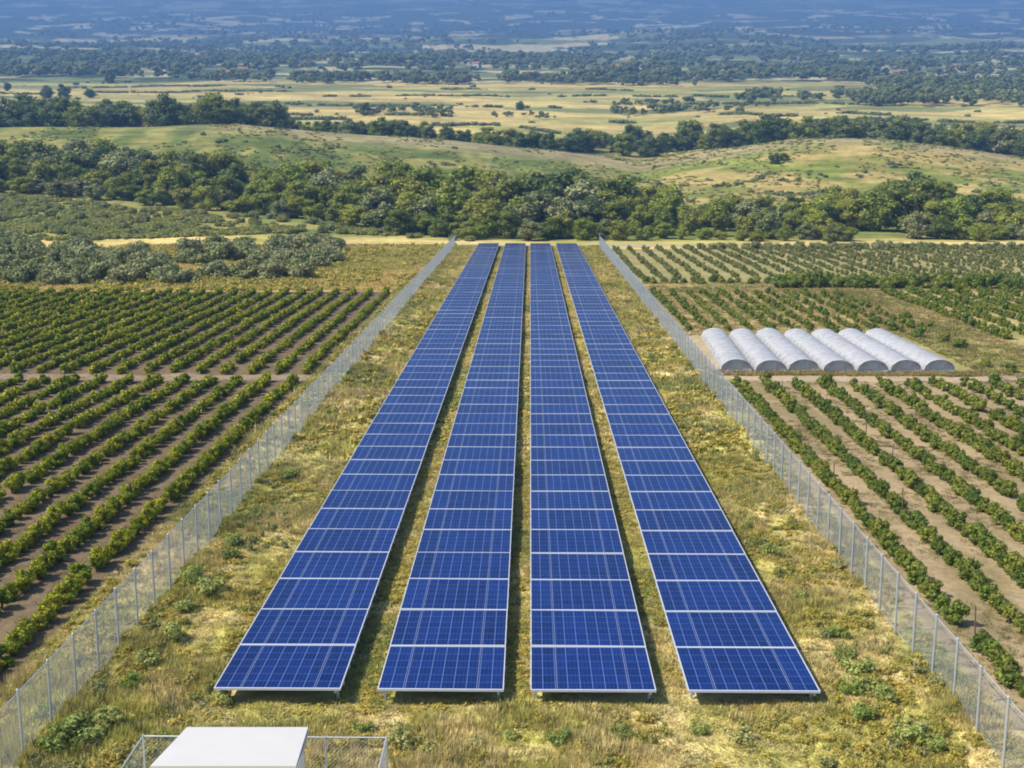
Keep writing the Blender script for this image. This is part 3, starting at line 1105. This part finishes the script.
def shrub(kind, meshes, x, y, s_, label, cat, group, mat_rot=None):
    o = empty(kind, (x, y, float(terrain_z(np.array([x]), np.array([y]))[0]) - .05), random.uniform(0, 6.28))
    o.scale = (s_ * random.uniform(.9, 1.2), s_ * random.uniform(.9, 1.2), s_ * random.uniform(.85, 1.1))
    link('trunk', random.choice(shrub_trunk), o)
    link('foliage', random.choice(meshes), o)
    tag(o, label, cat, group)


# cluster behind the vineyard
cl = []
for k in range(900):
    px, py = random.uniform(-30, 345), random.uniform(243, 287)
    lo = np.interp(px, [0, 100, 150, 200, 300, 345], [286, 284, 286, 282, 279, 258])
    hi = np.interp(px, [0, 90, 200, 300, 345], [244, 258, 250, 242, 240])
    if not hi < py < lo: continue
    x, y = unproj(px, py)
    if all((x - a) ** 2 + (y - b) ** 2 > 2.7 ** 2 for a, b in cl): cl.append((x, y))
cl = [c_ for c_ in cl if fbm(np.array([c_[0] / 11]), np.array([c_[1] / 16]), 88, 2)[0] > .36][:120]
cl.sort(key=lambda q: q[0] / (q[1] + 3))
for i, (x, y) in enumerate(cl):
    shrub('olive_shrub', olive_m, x, y, random.uniform(.9, 1.7), f'{ordinal(i + 1)} grey green shrub from the left in the thicket behind the vineyard', 'shrub', 'grey green shrubs behind the vineyard')
cl = []
for k in range(1500):
    px = random.uniform(-30, 520)
    y = random.uniform(226, 300)
    x = (px - 530) / F_PX * (y + 3)
    yf = np.interp(px, [0, 300, 520], [296, 262, 230])
    y0 = np.interp(px, [0, 150, 330, 520], [226, 230, 240, 227])
    if not y0 < y < yf - 2: continue
    if px > 350 and random.random() < .6: continue
    if all((x - a) ** 2 + (y - b) ** 2 > 3.0 ** 2 for a, b in cl): cl.append((x, y))
cl = cl[:150]
cl.sort(key=lambda q: q[0] / (q[1] + 3))
for i, (x, y) in enumerate(cl):
    shrub('low_shrub', random.choice([olive_m, pale_m, pale_m]), x, y, random.uniform(.4, .95), f'{ordinal(i + 1)} low shrub from the left on the meadow below the tree belt', 'shrub', 'low shrubs before the tree belt')
# dark hedge bushes along the front of the upper orchard and a grey one at its back
n = 0
for px in np.arange(645, 1045, 9.5):
    x, y = unproj(px + random.uniform(-2, 2), (288 if px > 772 else 284) + random.uniform(-1, 1) + (px - 900) * .004)
    n += 1
    shrub('hedge_bush', dkbush_m, x, y, random.uniform(.75, 1.0) if px > 772 else random.uniform(.4, .52), f'{ordinal(n)} dark bush from the left in the hedge below the upper orchard', 'bush', 'hedge bushes below the upper orchard')
for px in np.arange(690, 1050, 11):
    x, y = unproj(px + random.uniform(-2, 2), 249 + random.uniform(-.6, .6))
    n += 1
    shrub('grey_shrub', olive_m, x, y, random.uniform(.55, .8), f'{ordinal(int((px - 679) / 11) + 1)} pale shrub from the left along the back edge of the upper orchard', 'shrub', 'pale shrubs at the back of the upper orchard')
# loose bushes on the dry patch by the dark rows
for i, (px, py) in enumerate(sorted([(876, 323), (893, 330), (905, 318), (918, 337), (930, 327), (945, 342), (960, 348), (888, 345), (1010, 372), (985, 366)])):
    x, y = unproj(px, py)
    shrub('loose_bush', dkbush_m, x, y, random.uniform(.35, .55), f'{ordinal(i + 1)} loose low bush from the left on the dry patch beside the polytunnels', 'bush', 'loose bushes on the dry patch')
# ------------------------------------------------------------------ trees
def tree_kind(seed, R, H, nl, leaf, mat, nc=28, taper=.22, z0=-.14, cl=(.28, .46)):
    out = []
    for k in range(3):
        out.append((crown_mesh('crown', crown(seed + k, R, H * (1 - z0), H * z0, nc, nl, leaf, cl, taper), mat), trunk_mesh(seed + k, H * .72, .22, 5, .3)))
    return out


KINDS = {
    'mid': (tree_kind(500, 3.6, 10, 2600, .26, M_TREE), 'mid green rounded tree'),
    'dark': (tree_kind(520, 3.6, 10, 2600, .26, M_DARK), 'dark green dense tree'),
    'yellow': (tree_kind(540, 3.5, 9.5, 2600, .26, M_YELL), 'yellow green tree'),
    'grey': (tree_kind(560, 3.2, 8.5, 2400, .25, M_OLIVE), 'grey green willowy tree'),
    'tall': (tree_kind(580, 2.5, 14, 2400, .26, M_TREE, 26, .35, -.12, (.3, .5)), 'tall slender tree'),
    'rust': (tree_kind(600, 3.0, 8.5, 2400, .25, M_RUST), 'rusty autumn tree'),
}
RT = random.Random(21)


def tree(kind, x, y, h, label, group):
    protos, _ = KINDS[kind]
    base = {'mid': 10, 'dark': 10, 'yellow': 9.5, 'grey': 8.5, 'tall': 14, 'rust': 8.5}[kind]
    s_ = h / base
    o = empty('broadleaf_tree' if kind != 'tall' else 'slender_tree', (x, y, float(terrain_z(np.array([x]), np.array([y]))[0]) - .2), RT.uniform(0, 6.28))
    w = s_ * RT.uniform(1.2, 1.55) if h > 6 else s_ * RT.uniform(1.4, 1.9)
    o.scale = (w, w * RT.uniform(.9, 1.1), s_)
    c_, t_ = RT.choice(protos)
    link('trunk', t_, o); link('crown', c_, o)
    tag(o, label, 'tree', group)


def pick(px):
    w = {'mid': 4, 'dark': 1.7, 'yellow': 1.3, 'grey': .9, 'tall': .6, 'rust': 0}
    if 640 < px < 850: w['yellow'] = 5; w['dark'] = .8
    if 150 < px < 330: w['yellow'] = 2.6
    if px < 140: w['dark'] = 4
    if px > 1000: w['rust'] = .8
    if 850 < px < 960: w['dark'] = 4; w['tall'] = 2.5
    ks = list(w)
    return RT.choices(ks, [w[k] for k in ks])[0]


FRONT = ([-60, 0, 130, 220, 300, 380, 450, 560, 700, 1024, 1100], [304, 302, 294, 278, 264, 248, 240, 236, 235, 236, 236])
HT = ([-60, 0, 120, 200, 260, 330, 450, 560, 640, 700, 770, 830, 880, 935, 965, 1024, 1100], [12, 12, 12.5, 13, 12, 12, 13, 13, 11, 7.6, 7.2, 9.5, 11.5, 13, 8.5, 8.5, 8])
RANK = ['front', 'second', 'third', 'fourth', 'rear']
belt = 0
for rk in range(5):
    n = 0
    px = -45.0
    while px < 1075:
        yf = np.interp(px, *FRONT) + 2 + rk * 12 + RT.uniform(-4, 4)
        hmax = np.interp(px, *HT)
        h = 1.15 * hmax * [.40, .72, .86, .95, .92][rk] * RT.uniform(.8, 1.14)
        step = [17, 24, 27, 29, 31][rk] * RT.uniform(.75, 1.3)
        x = (px - 530) / F_PX * (yf + 3)
        gap = (838 < px < 905 and rk < 2) or (690 < px < 830 and rk >= 4)
        if not gap:
            n += 1; belt += 1
            kd = pick(px)
            if rk == 0 and kd in ('tall', 'dark') : kd = RT.choice(['mid', 'grey'])
            tree(kd, x, yf, h, f'{KINDS[kd][1]}, {ordinal(n)} from the left in the {RANK[rk]} rank of the tree belt', 'trees in the belt behind the solar field')
        px += step
print('belt', belt)

# trees of the second line, behind the first hill's crest
second = []
for k in range(54): second.append((-30 + 315 * (k + RT.uniform(0, 1)) / 54, RT.uniform(452, 530), RT.uniform(13, 18.5) if k % 3 else RT.uniform(8, 12), 0))
for px in np.arange(290, 575, 9): second.append((px + RT.uniform(-4, 4), RT.uniform(455, 500), RT.uniform(6.5, 10), 1))
for px in np.arange(575, 770, 9): second.append((px + RT.uniform(-4, 4), RT.uniform(470, 520), RT.uniform(8, 13) if px < 740 else RT.uniform(12, 16), 1))
for px in np.arange(770, 1050, 6.5): second.append((px + RT.uniform(-4, 4), RT.uniform(470, 520), RT.uniform(10, 15), 2))
second.sort()
NM = ['in the dark wood behind the green hill', 'in the hedge line behind the green hill', 'in the wood behind the straw coloured hill']
cnt = [0, 0, 0]
for px, y, h, g in second:
    x = (px - 530) / F_PX * (y + 3)
    cnt[g] += 1
    kd = RT.choices(['dark', 'mid', 'yellow', 'grey'], [5, 3, .3, .5])[0]
    tree(kd, x, y, h, f'{KINDS[kd][1]}, {ordinal(cnt[g])} from the left {NM[g]}', 'trees of the second line')
for px, y, h, kd, lb in [(218, 520, 19, 'tall', 'tall pale slender tree rising above the dark wood behind the green hill'),
                         (58, 830, 10, 'dark', 'lone dark round tree on the gold fields, left of a pair'), (75, 835, 11, 'dark', 'lone dark round tree on the gold fields, right of a pair'),
                         (101, 850, 8, 'dark', 'small lone tree on the gold fields beside the pair'), (20, 950, 8, 'dark', 'lone small tree at the far edge of the gold fields'),
                         (121, 1080, 13, 'dark', 'lone dark tree standing on the pale far field edge'), (520, 730, 6, 'dark', 'lone round bush tree in the gold fields middle'),
                         (758, 2200, 26, 'tall', 'lone tall tree standing out on the far plain'), (370, 650, 8, 'dark', 'dark round tree at the end of the thicket in the gold fields'),
                         (768, 395, 4.2, 'dark', 'small dark tree on the slope of the straw coloured hill'), (776, 399, 3.6, 'mid', 'small green tree leaning beside a dark one on the straw coloured hill'),
                         (828, 226, 4.5, 'grey', 'pale bushy willow at the field corner before the belt')]:
    tree(kd, (px - 530) / F_PX * (y + 3), y, h, lb, None)

# ------------------------------------------------------------------ far woods as stuff
far_p = [crown(700 + k, 3.4, 8.5, .3, 7, 70, .75, (.4, .6), .1, .8) for k in range(6)]
# long thin woods (screen columns, distance band, tree height, count)
W = [(360, 455, 640, 700, 4.0, 60), (610, 760, 700, 800, 4.5, 110), (730, 860, 800, 930, 6, 110), (490, 560, 660, 690, 3, 25), (790, 900, 560, 640, 3.5, 60),
     (180, 480, 1080, 1180, 9, 230), (400, 760, 1060, 1220, 9, 420), (300, 420, 1150, 1210, 9, 60), (0, 210, 1200, 1500, 11, 300), (560, 860, 1150, 1500, 11, 260),
     (845, 1060, 760, 860, 8, 130), (870, 1060, 880, 1000, 8, 150), (850, 1060, 1020, 1150, 9, 150), (700, 1060, 1180, 1600, 10, 300), (200, 700, 1350, 1800, 11, 380), (0, 300, 1500, 2100, 11, 280)]
PX, PY_, PH = [], [], []
fr_ = np.random.default_rng(77)
for x0, x1, y0, y1, h, n in W:
    a = fr_.uniform(x0, x1, n); b = fr_.uniform(y0, y1, n)
    g = fbm(a / 40, b / 50, int(x0) + 3, 2) > .42
    PX.append(a[g]); PY_.append(b[g]); PH.append(h * fr_.uniform(.6, 1.25, g.sum()))
n = 7000
b = np.exp(fr_.uniform(math.log(1500), math.log(4600), n)); a = fr_.uniform(-20, 1060, n)
g = fbm(a / 60, np.log(b) * 14, 55, 3) > .52
PX.append(a[g]); PY_.append(b[g]); PH.append(fr_.uniform(8, 15, g.sum()))
a, b, h = np.concatenate(PX), np.concatenate(PY_), np.concatenate(PH)
x = (a - 530) / F_PX * (b + 3)
pos = np.stack([x, b, terrain_z(x, b) - .3], 1)
m = len(x)
print('far trees', m)
sc3 = np.stack([h / 8.5 * fr_.uniform(1.0, 1.7, m), h / 8.5 * fr_.uniform(1.0, 1.7, m), h / 8.5], 1)
scatter('distant_woodland', far_p, fr_.integers(0, 6, m), pos, fr_.uniform(0, 6.28, m), sc3, M_FAR, fr_.uniform(0, 1, m))

# far houses: pale specks on the plain
HS = [(236, 1230), (251, 1290), (478, 1500), (601, 1330), (612, 1420), (640, 1390), (752, 1700), (786, 1800), (884, 1300), (893, 1330), (66, 1420), (940, 1500), (545, 1900), (330, 2000)]
HP = ['beside the dark wood at the far left', 'standing apart on the far plain']
hw = MB().box(-5, 5, -4, 4, -1, 5).mesh('wall', M_HOUSE)
rfm = MB()
rfm.v += [(-5.4, -4.5, 4.9), (5.4, -4.5, 4.9), (5.4, 4.5, 4.9), (-5.4, 4.5, 4.9), (-5.4, 0, 7.4), (5.4, 0, 7.4)]
rfm.f += [(0, 1, 5, 4), (2, 3, 4, 5), (0, 4, 3), (1, 2, 5), (3, 2, 1, 0)]
rfm = rfm.mesh('roof', M_TILE)
for i, (px, y) in enumerate(sorted(HS)):
    x = (px - 530) / F_PX * (y + 3)
    o = empty('farmhouse', (x, y, float(terrain_z(np.array([x]), np.array([float(y)]))[0])), RT.uniform(-.5, .5))
    link('wall', hw, o); link('roof', rfm, o)
    tag(o, f'{ordinal(i + 1)} pale farmhouse from the left among the far woods', 'house', 'farmhouses on the far plain')

# ------------------------------------------------------------------ grass
def tuft(seed, n, h, spread, w):
    rng = np.random.default_rng(seed)
    a = rng.uniform(0, 6.28, n); r = spread * rng.uniform(0, 1, n) ** .6
    base = np.stack([np.cos(a) * r, np.sin(a) * r, np.full(n, -.03)], 1)
    lean = rng.uniform(.1, .6, n) * h
    b = a + rng.normal(0, .7, n)
    hh = h * rng.uniform(.45, 1.0, n)
    tip = base + np.stack([np.cos(b) * lean, np.sin(b) * lean, hh], 1)
    t = np.stack([-np.sin(b), np.cos(b), np.zeros(n)], 1) * w * rng.uniform(.6, 1.4, n)[:, None]
    V = np.stack([base - t, base + t, tip], 1).reshape(-1, 3)
    T = np.arange(n * 3).reshape(n, 3)
    lv = np.repeat(rng.uniform(.65, 1.3, n), 3)
    return V, T, lv


def grass(name, protos, pts, scl, col, hs=None):
    rng = np.random.default_rng(len(pts))
    m = len(pts)
    z = terrain_z(pts[:, 0], pts[:, 1])
    which = rng.integers(0, len(protos), m); rot = rng.uniform(0, 6.28, m)
    Vs, Ts, Cs = [], [], []
    off = 0
    for k, (V, T, lv) in enumerate(protos):
        ii = np.nonzero(which == k)[0]
        if not len(ii): continue
        c, s_ = np.cos(rot[ii])[:, None], np.sin(rot[ii])[:, None]
        sc_ = scl[ii][:, None]
        hz_ = sc_ if hs is None else hs[ii][:, None] * sc_
        P = np.stack([(V[:, 0] * c - V[:, 1] * s_) * sc_ + pts[ii, 0][:, None], (V[:, 0] * s_ + V[:, 1] * c) * sc_ + pts[ii, 1][:, None], V[:, 2] * hz_ + z[ii][:, None]], -1)
        Vs.append(P.reshape(-1, 3))
        Ts.append((T[None] + off + np.arange(len(ii))[:, None, None] * len(V)).reshape(-1, 3))
        Cs.append((col[ii][:, None, :] * lv[None, :, None]).reshape(-1, 3))
        off += len(ii) * len(V)
    me = np_mesh(name, np.concatenate(Vs), None, np.concatenate(Ts), [M_GRASS], cols={'tint': np.concatenate(Cs)})
    tag(link(name, me), kind='stuff')


gr = np.random.default_rng(9)
near_t = [tuft(800 + k, 26, .24, .20, .015) for k in range(5)]
far_t = [tuft(820 + k, 18, .36, .32, .035) for k in range(5)]


def under_tables(p):
    bad = np.zeros(len(p), bool)
    for a, b in ROW_X:
        bad |= (p[:, 0] > a + .15) & (p[:, 0] < b - .15) & (p[:, 1] > Y_T0 + .3) & (p[:, 1] < Y_T1)
    return bad


def field_pts(n, y0, y1, x0, x1):
    p = np.stack([gr.uniform(x0, x1, n), gr.uniform(y0, y1, n)], 1)
    p = p[in_view(p[:, 0], p[:, 1], .2, 20)]
    return p


def tint(p, k=1.0):
    c = grass_colour(p[:, 0], p[:, 1]) * gr.uniform(.75, 1.3, (len(p), 1)) * k
    q = gr.uniform(size=len(p))
    c = np.where((q < .12)[:, None], np.array([.46, .38, .20]) * gr.uniform(.7, 1.1, (len(p), 1)), c)
    c = np.where((q > .90)[:, None], np.array([.085, .105, .03]) * gr.uniform(.8, 1.3, (len(p), 1)), c)
    return c


p = field_pts(60000, 24, 62, -16.2, 13.6); p = p[~under_tables(p)]
hn = .35 + 1.25 * smooth(fbm(p[:, 0] / 2.2, p[:, 1] / 2.2, 201, 3), .3, .75)
sel = under_tables(p + np.array([0, .9])) & (p[:, 1] < Y_T0 + 1)
hn = np.where(sel, np.minimum(hn, .7), hn)
inrows = (p[:, 0] > ROW_X[0][0] - .5) & (p[:, 0] < ROW_X[3][1] + .5) & (p[:, 1] > Y_T0)
hn = np.where(inrows, np.minimum(hn, .6), hn)
grass('meadow_grass', near_t, p, gr.uniform(.6, 1.25, len(p)), tint(p), hn)
p = field_pts(52000, 62, 220, -16.2, 13.7); p = p[~under_tables(p)]
hn = .4 + .9 * smooth(fbm(p[:, 0] / 2.6, p[:, 1] / 3.2, 205, 3), .3, .75)
inrows = (p[:, 0] > ROW_X[0][0] - .5) & (p[:, 0] < ROW_X[3][1] + .5)
hn = np.where(inrows, np.minimum(hn, .6), hn)
grass('meadow_grass_beyond', far_t, p, gr.uniform(.7, 1.3, len(p)), tint(p), hn)
# dry meadow behind the vineyard, the dry patch on the right and weeds in the alleys
p = field_pts(30000, 145, 222, -75, -13.5)
c = near_zone(p[:, 0], p[:, 1]) * gr.uniform(.7, 1.3, (len(p), 1))
grass('dry_meadow_grass', far_t, p, gr.uniform(.8, 1.6, len(p)), c, gr.uniform(.4, 1.1, len(p)))
p = np.concatenate([field_pts(3600, 86, 150, 34, 42.5), field_pts(1500, 86, 100, 40, 60), field_pts(5000, 108, 152, 13.5, 40), field_pts(2500, 145, 156, 13, 80), field_pts(1500, 88.5, 90.2, 14, 36)])
c = near_zone(p[:, 0], p[:, 1]) * gr.uniform(.7, 1.3, (len(p), 1))
grass('dry_patch_grass', far_t, p, gr.uniform(.6, 1.2, len(p)), c, gr.uniform(.3, .9, len(p)))
p = np.concatenate([field_pts(20000, 26, 86, 13.6, 40), field_pts(16000, 26, 145, -68, -15.6)])
p = p[fbm(p[:, 0] / 1.5, p[:, 1] / 2.5, 301, 3) > .52]
c = np.array([.19, .175, .065]) * gr.uniform(.6, 1.4, (len(p), 1))
grass('alley_weeds', near_t, p, gr.uniform(.5, 1.0, len(p)), c, gr.uniform(.25, .6, len(p)))

def herbs(name, protos, p, scl, hs):
    m = len(p)
    pos = np.concatenate([p, terrain_z(p[:, 0], p[:, 1])[:, None]], 1)
    s3 = np.stack([scl * gr.uniform(.8, 1.3, m), scl * gr.uniform(.8, 1.3, m), scl * hs], 1)
    pr = np.clip(fbm(p[:, 0] / 1.6, p[:, 1] / 2.0, 411, 3) * 1.5 - .25 + gr.normal(0, .16, m), 0, .999)
    scatter(name, protos, gr.integers(0, len(protos), m), pos, gr.uniform(0, 6.28, m), s3, M_HERB, pr)


herb_n = [crown(950 + k, .30, .30, -.06, 6, 90, .038, (.3, .6), .1, .5, .6) for k in range(6)]
herb_f = [crown(960 + k, .42, .40, -.06, 5, 26, .12, (.3, .6), .1, .6, .6) for k in range(6)]
p = field_pts(13000, 24, 64, -16.0, 13.6); p = p[~under_tables(p)]
p = p[fbm(p[:, 0] / 1.8, p[:, 1] / 2.0, 421, 3) > .46]
low = (p[:, 0] > ROW_X[0][0] - .6) & (p[:, 0] < ROW_X[3][1] + .6) & (p[:, 1] > Y_T0 - .9)
herbs('meadow_herbs', herb_n, p, gr.uniform(.35, 1.0, len(p)), np.where(low, .55, gr.uniform(.6, 1.3, len(p))))
p = field_pts(15000, 64, 218, -16.0, 13.7); p = p[~under_tables(p)]
p = p[fbm(p[:, 0] / 2.4, p[:, 1] / 3.0, 431, 3) > .48]
low = (p[:, 0] > ROW_X[0][0] - .6) & (p[:, 0] < ROW_X[3][1] + .6)
herbs('meadow_herbs_beyond', herb_f, p, gr.uniform(.4, 1.05, len(p)), np.where(low, .5, gr.uniform(.6, 1.2, len(p))))
p = np.concatenate([field_pts(9000, 144.5, 220, -80, -13.5)])
p = p[fbm(p[:, 0] / 4, p[:, 1] / 6.0, 441, 3) > .46]
herbs('dry_meadow_herbs', herb_f, p, gr.uniform(.6, 1.6, len(p)), gr.uniform(.6, 1.2, len(p)))
# pale flowering weeds in patches inside the fences
p = field_pts(9000, 26, 130, -13.3, 12.3); p = p[~under_tables(p)]
edge_ = np.minimum(p[:, 0] + 13.5, 12.5 - p[:, 0])
p = p[(fbm(p[:, 0] / 1.6, p[:, 1] / 2.4, 481, 3) > .58 + .02 * edge_) & ((edge_ < 5) | (p[:, 1] < Y_T0 - 1))]
m = len(p)
scatter('pale_weeds', herb_n, gr.integers(0, 6, m), np.concatenate([p, terrain_z(p[:, 0], p[:, 1])[:, None]], 1), gr.uniform(0, 6.28, m), np.stack([gr.uniform(.5, 1.2, m)] * 2 + [gr.uniform(.6, 1.5, m)], 1), M_OLIVE, gr.uniform(0, 1, m))
# continuous low scrub on the meadow between the thicket and the tree belt
n = 7000
px = gr.uniform(-40, 420, n); yv = gr.uniform(226, 300, n)
x = (px - 530) / F_PX * (yv + 3)
g = (fbm(x / 7, yv / 9, 461, 3) > .43) & (yv < np.interp(px, [0, 300, 520], [300, 262, 232])) & (yv > np.interp(px, [0, 150, 330, 420], [228, 232, 242, 238]))
x, yv = x[g], yv[g]
m = len(x)
cover = [crown(980 + k, 1.0, .9, -.2, 7, 60, .17, (.35, .6), .1, .75, .5) for k in range(5)]
hh = gr.uniform(.45, 1.15, m)
scatter('low_scrub_cover', cover, gr.integers(0, 5, m), np.stack([x, yv, terrain_z(x, yv)], 1), gr.uniform(0, 6.28, m), np.stack([hh * gr.uniform(1, 1.8, m), hh * gr.uniform(1, 1.6, m), hh], 1), M_COVER, gr.uniform(0, 1, m))
# rough scrub dotted over the hills
n = 1500
b = np.exp(gr.uniform(math.log(300), math.log(1150), n)); a = gr.uniform(-40, 1070, n)
g = fbm(a / 45, np.log(b) * 16, 451, 3) > .62
b, a = b[g], a[g]
x = (a - 530) / F_PX * (b + 3)
pos = np.stack([x, b, terrain_z(x, b) - .1], 1)
m = len(x)
hh = gr.uniform(.4, 1.0, m) ** 1.5 * np.interp(b, [300, 500, 1100], [1.5, 2.0, 3.6])
scrub = [crown(970 + k, 1.0, 1.0, -.2, 5, 30, .26, (.35, .6), .1, .75) for k in range(5)]
scatter('hill_scrub', scrub, gr.integers(0, 5, m), pos, gr.uniform(0, 6.28, m), np.stack([hh * gr.uniform(.8, 1.3, m), hh * gr.uniform(.8, 1.3, m), hh * gr.uniform(.8, 1.2, m)], 1), M_FAR, gr.uniform(0, 1, m))
# hedgerows between the fields, one mass of bushes
HG = [(60, 470, 640, 655), (250, 560, 760, 742), (330, 720, 880, 872), (560, 880, 655, 690), (640, 900, 780, 770), (820, 1060, 640, 655), (0, 300, 900, 930), (430, 660, 985, 975), (-20, 220, 690, 705), (700, 1060, 880, 900),
      (90, 420, 372, 360), (280, 620, 396, 372), (690, 930, 372, 392), (730, 1040, 352, 360), (-20, 260, 1010, 1025), (300, 560, 600, 590)]
P_, H_ = [], []
for x0, x1, ya_, yb_ in HG:
    t_ = gr.uniform(0, 1, int(abs(x1 - x0) * (.9 if ya_ > 420 else .55)))
    a = x0 + (x1 - x0) * t_
    b = ya_ + (yb_ - ya_) * t_ + (fbm(a / 70, a * 0, int(x0) + 500, 3) - .5) * ya_ * .07 + gr.normal(0, 1.5, len(a))
    keep = fbm(a / 28, a * 0 + ya_, 601, 3) > .46
    a, b = a[keep], b[keep]
    P_.append(np.stack([(a - 530) / F_PX * (b + 3), b], 1))
    H_.append(gr.uniform(.5, 1.5, len(a)) * (1.6 if ya_ > 420 else .8))
P_, H_ = np.concatenate(P_), np.concatenate(H_)
m = len(P_)
scatter('hedgerow', scrub, gr.integers(0, 5, m), np.concatenate([P_, terrain_z(P_[:, 0], P_[:, 1])[:, None] - .15], 1), gr.uniform(0, 6.28, m),
        np.stack([H_ * gr.uniform(.9, 1.6, m), H_ * gr.uniform(.9, 1.6, m), H_], 1), M_FAR, gr.uniform(0, 1, m))
# rough grass and herbs over the first hills
n = 16000
b = gr.uniform(300, 560, n); a = gr.uniform(-40, 1070, n)
x = (a - 530) / F_PX * (b + 3)
g = fbm(x / 12, b / 20, 471, 4) > .44
x, b = x[g], b[g]
m = len(x)
hh = gr.uniform(.25, .75, m)
scatter('hill_rough_grass', [crown(990 + k, .8, .7, -.15, 4, 16, .24, (.35, .6), .1, .7, .7) for k in range(4)], gr.integers(0, 4, m), np.stack([x, b, terrain_z(x, b) - .05], 1), gr.uniform(0, 6.28, m),
        np.stack([hh * gr.uniform(1.2, 2.8, m), hh * gr.uniform(1.2, 2.4, m), hh], 1), M_HERB if False else M_COVER, gr.uniform(0, 1, m))
# ------------------------------------------------------------------ weed bushes inside the fences
weed_m = [crown_mesh('foliage', crown(900 + k, .48, .62, -.08, 14, 620, .040, (.22, .42), .1, .5, .5), M_WEED) for k in range(6)]
weed_stem = [trunk_mesh(920 + k, .3, .02, 4, .05) for k in range(2)]
spots = [(196, 585, 1.5), (210, 598, 1.2), (188, 608, 1.1), (176, 640, 1.2), (84, 738, 1.5), (62, 752, 1.3), (110, 725, 1.0), (235, 545, 1.1), (255, 520, 1.0), (150, 668, 1.1), (130, 690, 1.0), (290, 478, 1.0),
         (228, 560, 1.0), (362, 732, .7), (405, 748, 1.1), (432, 759, .8), (474, 746, .6), (838, 640, .8), (842, 659, 1.0), (858, 676, 1.2), (866, 694, .9), (884, 706, 1.1),
         (850, 700, .9), (862, 720, .9), (905, 742, 1.1), (930, 752, .9), (770, 560, 1.1), (782, 574, 1.0), (800, 600, .9), (748, 530, .9), (620, 742, .8), (560, 750, .9), (700, 735, .9), (740, 748, 1.0), (512, 740, .5),
          (310, 452, .9), (325, 430, .9), (690, 410, .9), (715, 455, 1.0), (730, 490, .9), (226, 702, 1.0), (45, 720, .8), (250, 640, .8), (230, 660, .7)]
cnts = {}
for px, py, s_ in sorted(spots, key=lambda q: -q[1]):
    x, y = unproj(px, py)
    if px < 330 and py < 700: wh = 'inside the vineyard fence'
    elif px < 330: wh = 'around the white roofed shed'
    elif px > 680: wh = 'inside the orchard fence'
    else: wh = 'in the grass before the solar rows'
    cnts[wh] = cnts.get(wh, 0) + 1
    o = empty('weed_bush', (x, y, float(terrain_z(np.array([x]), np.array([y]))[0])), random.uniform(0, 6.28))
    o.scale = (s_ * random.uniform(.9, 1.2),) * 2 + (s_ * random.uniform(.8, 1.1),)
    link('stem', random.choice(weed_stem), o); link('foliage', random.choice(weed_m), o)
    tag(o, f'{ordinal(cnts[wh])} grey green weed bush from the near end {wh}', 'weed', 'weed bushes in the meadow')
